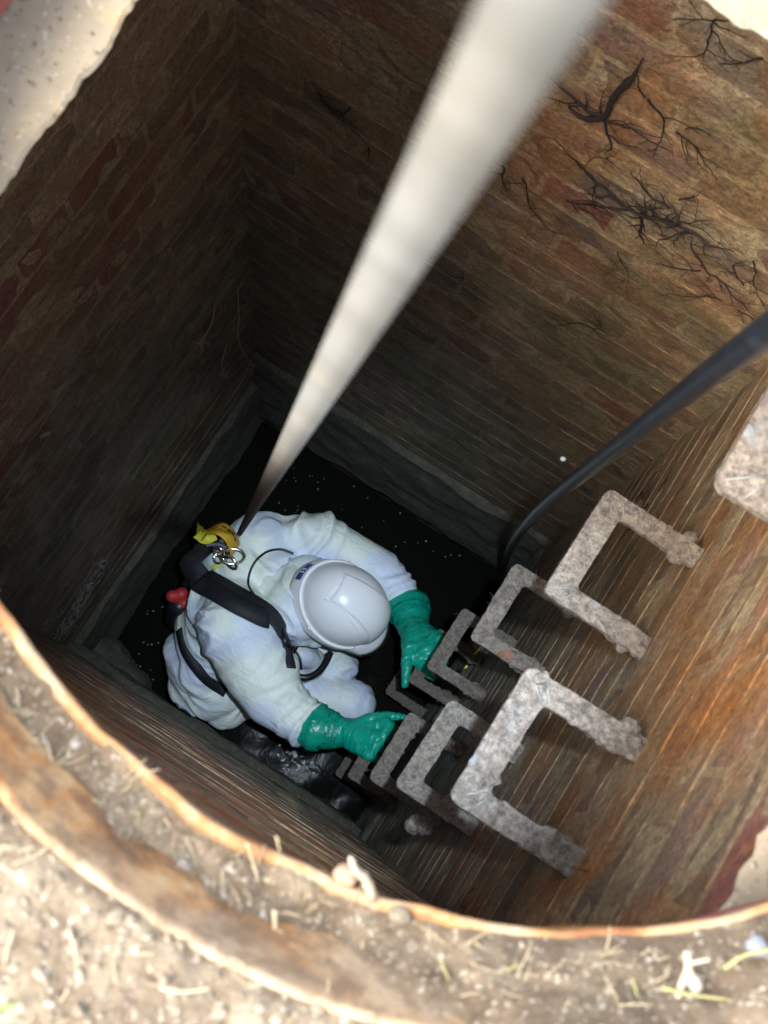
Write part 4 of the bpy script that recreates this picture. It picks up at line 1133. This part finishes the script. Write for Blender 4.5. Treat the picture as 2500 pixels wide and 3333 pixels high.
# ---------------------------------------------------------------- straws, twigs and stones on the rim
def stalk(name, pts, rad, m, label, cat='straw', z=None, lift=.003):
    P = []
    for q in pts:
        x, y = q[0], q[1]; zz = q[2] if len(q) > 2 else z
        P.append(at(x, y, 2, zz) + Vector((0, 0, lift)))
    bm = bmesh.new(); P = smooth_path(P, 4); rr = random.Random(len(label) + pts[0][0])
    tube(bm, P, [rad * (1 - .35 * i / len(P)) * rr.uniform(.45, .7) for i in range(len(P))], 6)
    tag(link(name, bm, m), label, cat)
ZS, ZG = -.672, -.612
stalk('straw', [(-20, 2455), (70, 2430), (130, 2402)], .0016, M_straw, 'pale straw lying across the left edge of the rim', z=ZS)
stalk('straw', [(20, 2450), (70, 2448), (120, 2452)], .0013, M_straw, 'short straw under the one at the left edge of the rim', z=ZS)
stalk('straw', [(70, 2480), (115, 2482)], .0014, M_strawg, 'stubby greenish straw near the left edge of the rim', z=ZS)
stalk('straw', [(155, 2415), (185, 2520), (225, 2605)], .0012, M_straw, 'thin bent straw standing among the crossed stalks', z=ZS)
stalk('straw', [(160, 2510), (225, 2565), (250, 2590)], .0015, M_straw, 'flat pale blade crossing the bent straw', z=ZS)
stalk('straw', [(205, 2565), (260, 2590), (330, 2612)], .0018, M_straw, 'broad split straw lying right of the crossed stalks', z=ZS)
stalk('straw', [(255, 2640), (300, 2682), (370, 2698)], .0019, mat('orange_straw', (.50, .31, .12), .8), 'curved orange straw on the soil of the rim', z=ZS)
stalk('straw', [(455, 2640), (450, 2680)], .0011, M_strawg, 'tiny upright green blade beside the curved orange straw', z=ZS)
stalk('straw', [(805, 2745, -.66), (825, 2810, -.668), (840, 2860, -.672)], .0014, M_straw, 'pale straw standing against the bright edge of the rim', z=ZS)
stalk('straw', [(900, 2722, -.65), (912, 2775, -.664)], .0012, M_straw, 'short stub of straw poking over the bright edge', z=ZS)
stalk('straw', [(893, 2960), (895, 3010), (897, 3055)], .0024, M_straw, 'thick short pale straw upright in the soil', z=-.662)
stalk('straw', [(905, 3025), (960, 3060), (1010, 3085)], .0018, M_straw, 'slanting straw lying beside the thick short one', z=-.662)
stalk('straw', [(1430, 3125), (1490, 3250)], .0011, M_strawg, 'thin green blade leaning left in the bottom soil', z=-.655)
stalk('straw', [(1530, 3250), (1600, 3190), (1690, 3130)], .0012, M_strawg, 'long thin yellow green blade rising to the right', z=-.655)
stalk('straw', [(2145, 3212), (2250, 3235), (2370, 3250)], .0017, M_strawg, 'greenish stalk crossing the pale forked twig', z=-.640)
stalk('straw', [(2350, 3150), (2420, 3105), (2530, 3085)], .0022, M_strawg, 'stout greenish stalk leaving the picture at the right', z=-.648)
stalk('straw', [(2050, 3180), (2075, 3250)], .0010, M_strawg, 'slim upright blade left of the forked twig', z=-.64)
stalk('straw', [(520, 3212), (600, 3225), (690, 3212)], .0013, M_straw, 'white straw lying on the gravel near the bottom', z=ZG)
stalk('straw', [(-10, 2810), (60, 2850), (100, 2880)], .0012, M_straw, 'faint straw on the gravel at the left edge', z=ZG)
stalk('straw', [(225, 3020), (245, 3080), (255, 3140)], .0013, M_straw, 'blurred upright straw in the gravel', z=ZG)
stalk('grass_blade', [(-20, 3290), (20, 3275), (60, 3262)], .0022, mat('green_blade', (.16, .22, .07), .7), 'single green blade in the bottom left corner', 'grass blade', z=ZG)
bm = bmesh.new(); tw = [(2180, 3400), (2195, 3300), (2215, 3215), (2240, 3150), (2235, 3095)]
tube(bm, smooth_path([at(x, y, 2, -.640) for x, y in tw], 5), .0019, 8)
tube(bm, smooth_path([at(x, y, 2, -.640) for x, y in ((2236, 3140), (2270, 3130), (2310, 3122))], 4), .0012, 6)
tube(bm, smooth_path([at(x, y, 2, -.640) for x, y in ((2245, 3150), (2265, 3195), (2275, 3215))], 4), .0010, 6)
tag(link('twig', bm, M_twig), 'pale forked twig pointing up in the bottom right soil', 'twig')
def stone(c, r, seed, label, m, flat=.7, name='stone'):
    rr = random.Random(seed); me = blob_mesh(name, [(Vector((rr.uniform(-.3, .3) * r, rr.uniform(-.3, .3) * r, 0)), (r * rr.uniform(.6, .9), r * rr.uniform(.6, .9), r * flat)) for _ in range(3)], r * .11, 1)
    for vv in me.vertices: vv.co += vv.normal * r * .16 * fb(vv.co, 1.1 / r, 3, seed)
    o = link(name, me, m); o.location = c; tag(o, label, 'stone')
stone(at(1805, 3240, 2, -.652), .0068, 1, 'slate blue stone in the bottom soil of the rim', M_slate)
stone(at(1290, 2985, 2, -.672), .0066, 2, 'squarish pale stone on the bright edge of the rim', M_peb, .9)
stone(at(2240, 3190, 2, -.640) + Vector((.004, .001, 0)), .0046, 3, 'chalky white stone beside the forked twig', M_white)
stone(at(1130, 2850, 2, -.668), .0060, 4, 'reddish lump of soil on the bright edge beside the squarish stone', mat('red_soil', (.30, .21, .15), .9), .8, 'soil_lump')
stone(at(585, 2830, 2, -.674), .0052, 5, 'white papery lump on the soil in the middle of the rim', M_white, .6)
stone(at(2465, 3090, 2, -.648), .0060, 6, 'grey blue pebble at the right end of the rim soil', M_slate, .5)
stone(at(250, 2425, 2, -.676), .0038, 7, 'small white pebble near the left end of the rim', M_white)
stone(at(1690, 3225, 2, -.655), .0032, 8, 'small round cream pebble left of the slate stone', M_white)
bm = bmesh.new(); tube(bm, smooth_path([at(1215, 2925, 2, -.664), at(1190, 2860, 2, -.652), at(1160, 2835, 2, -.646), at(1140, 2790, 2, -.640)], 3), [.0030, .0022, .0027, .0019, .0026, .0017, .0023, .0014, .0018, .0010], 8)
tag(link('twig', bm, M_twig), 'stubby tan twig sticking up over the bright edge of the rim', 'twig')
# two yellow straws caught on the far column
for (a, b, lab) in (((1545, 2130), (1560, 2112), 'short yellow straw resting beside the far column step iron'), ((1510, 2178), (1520, 2168), 'smaller yellow straw just below the other one')):
    bm = bmesh.new(); tube(bm, [at(a[0], a[1], 2, -3.0), at(b[0], b[1], 2, -2.985)], .0026, 6)
    tag(link('straw', bm, M_yelb), lab, 'straw')
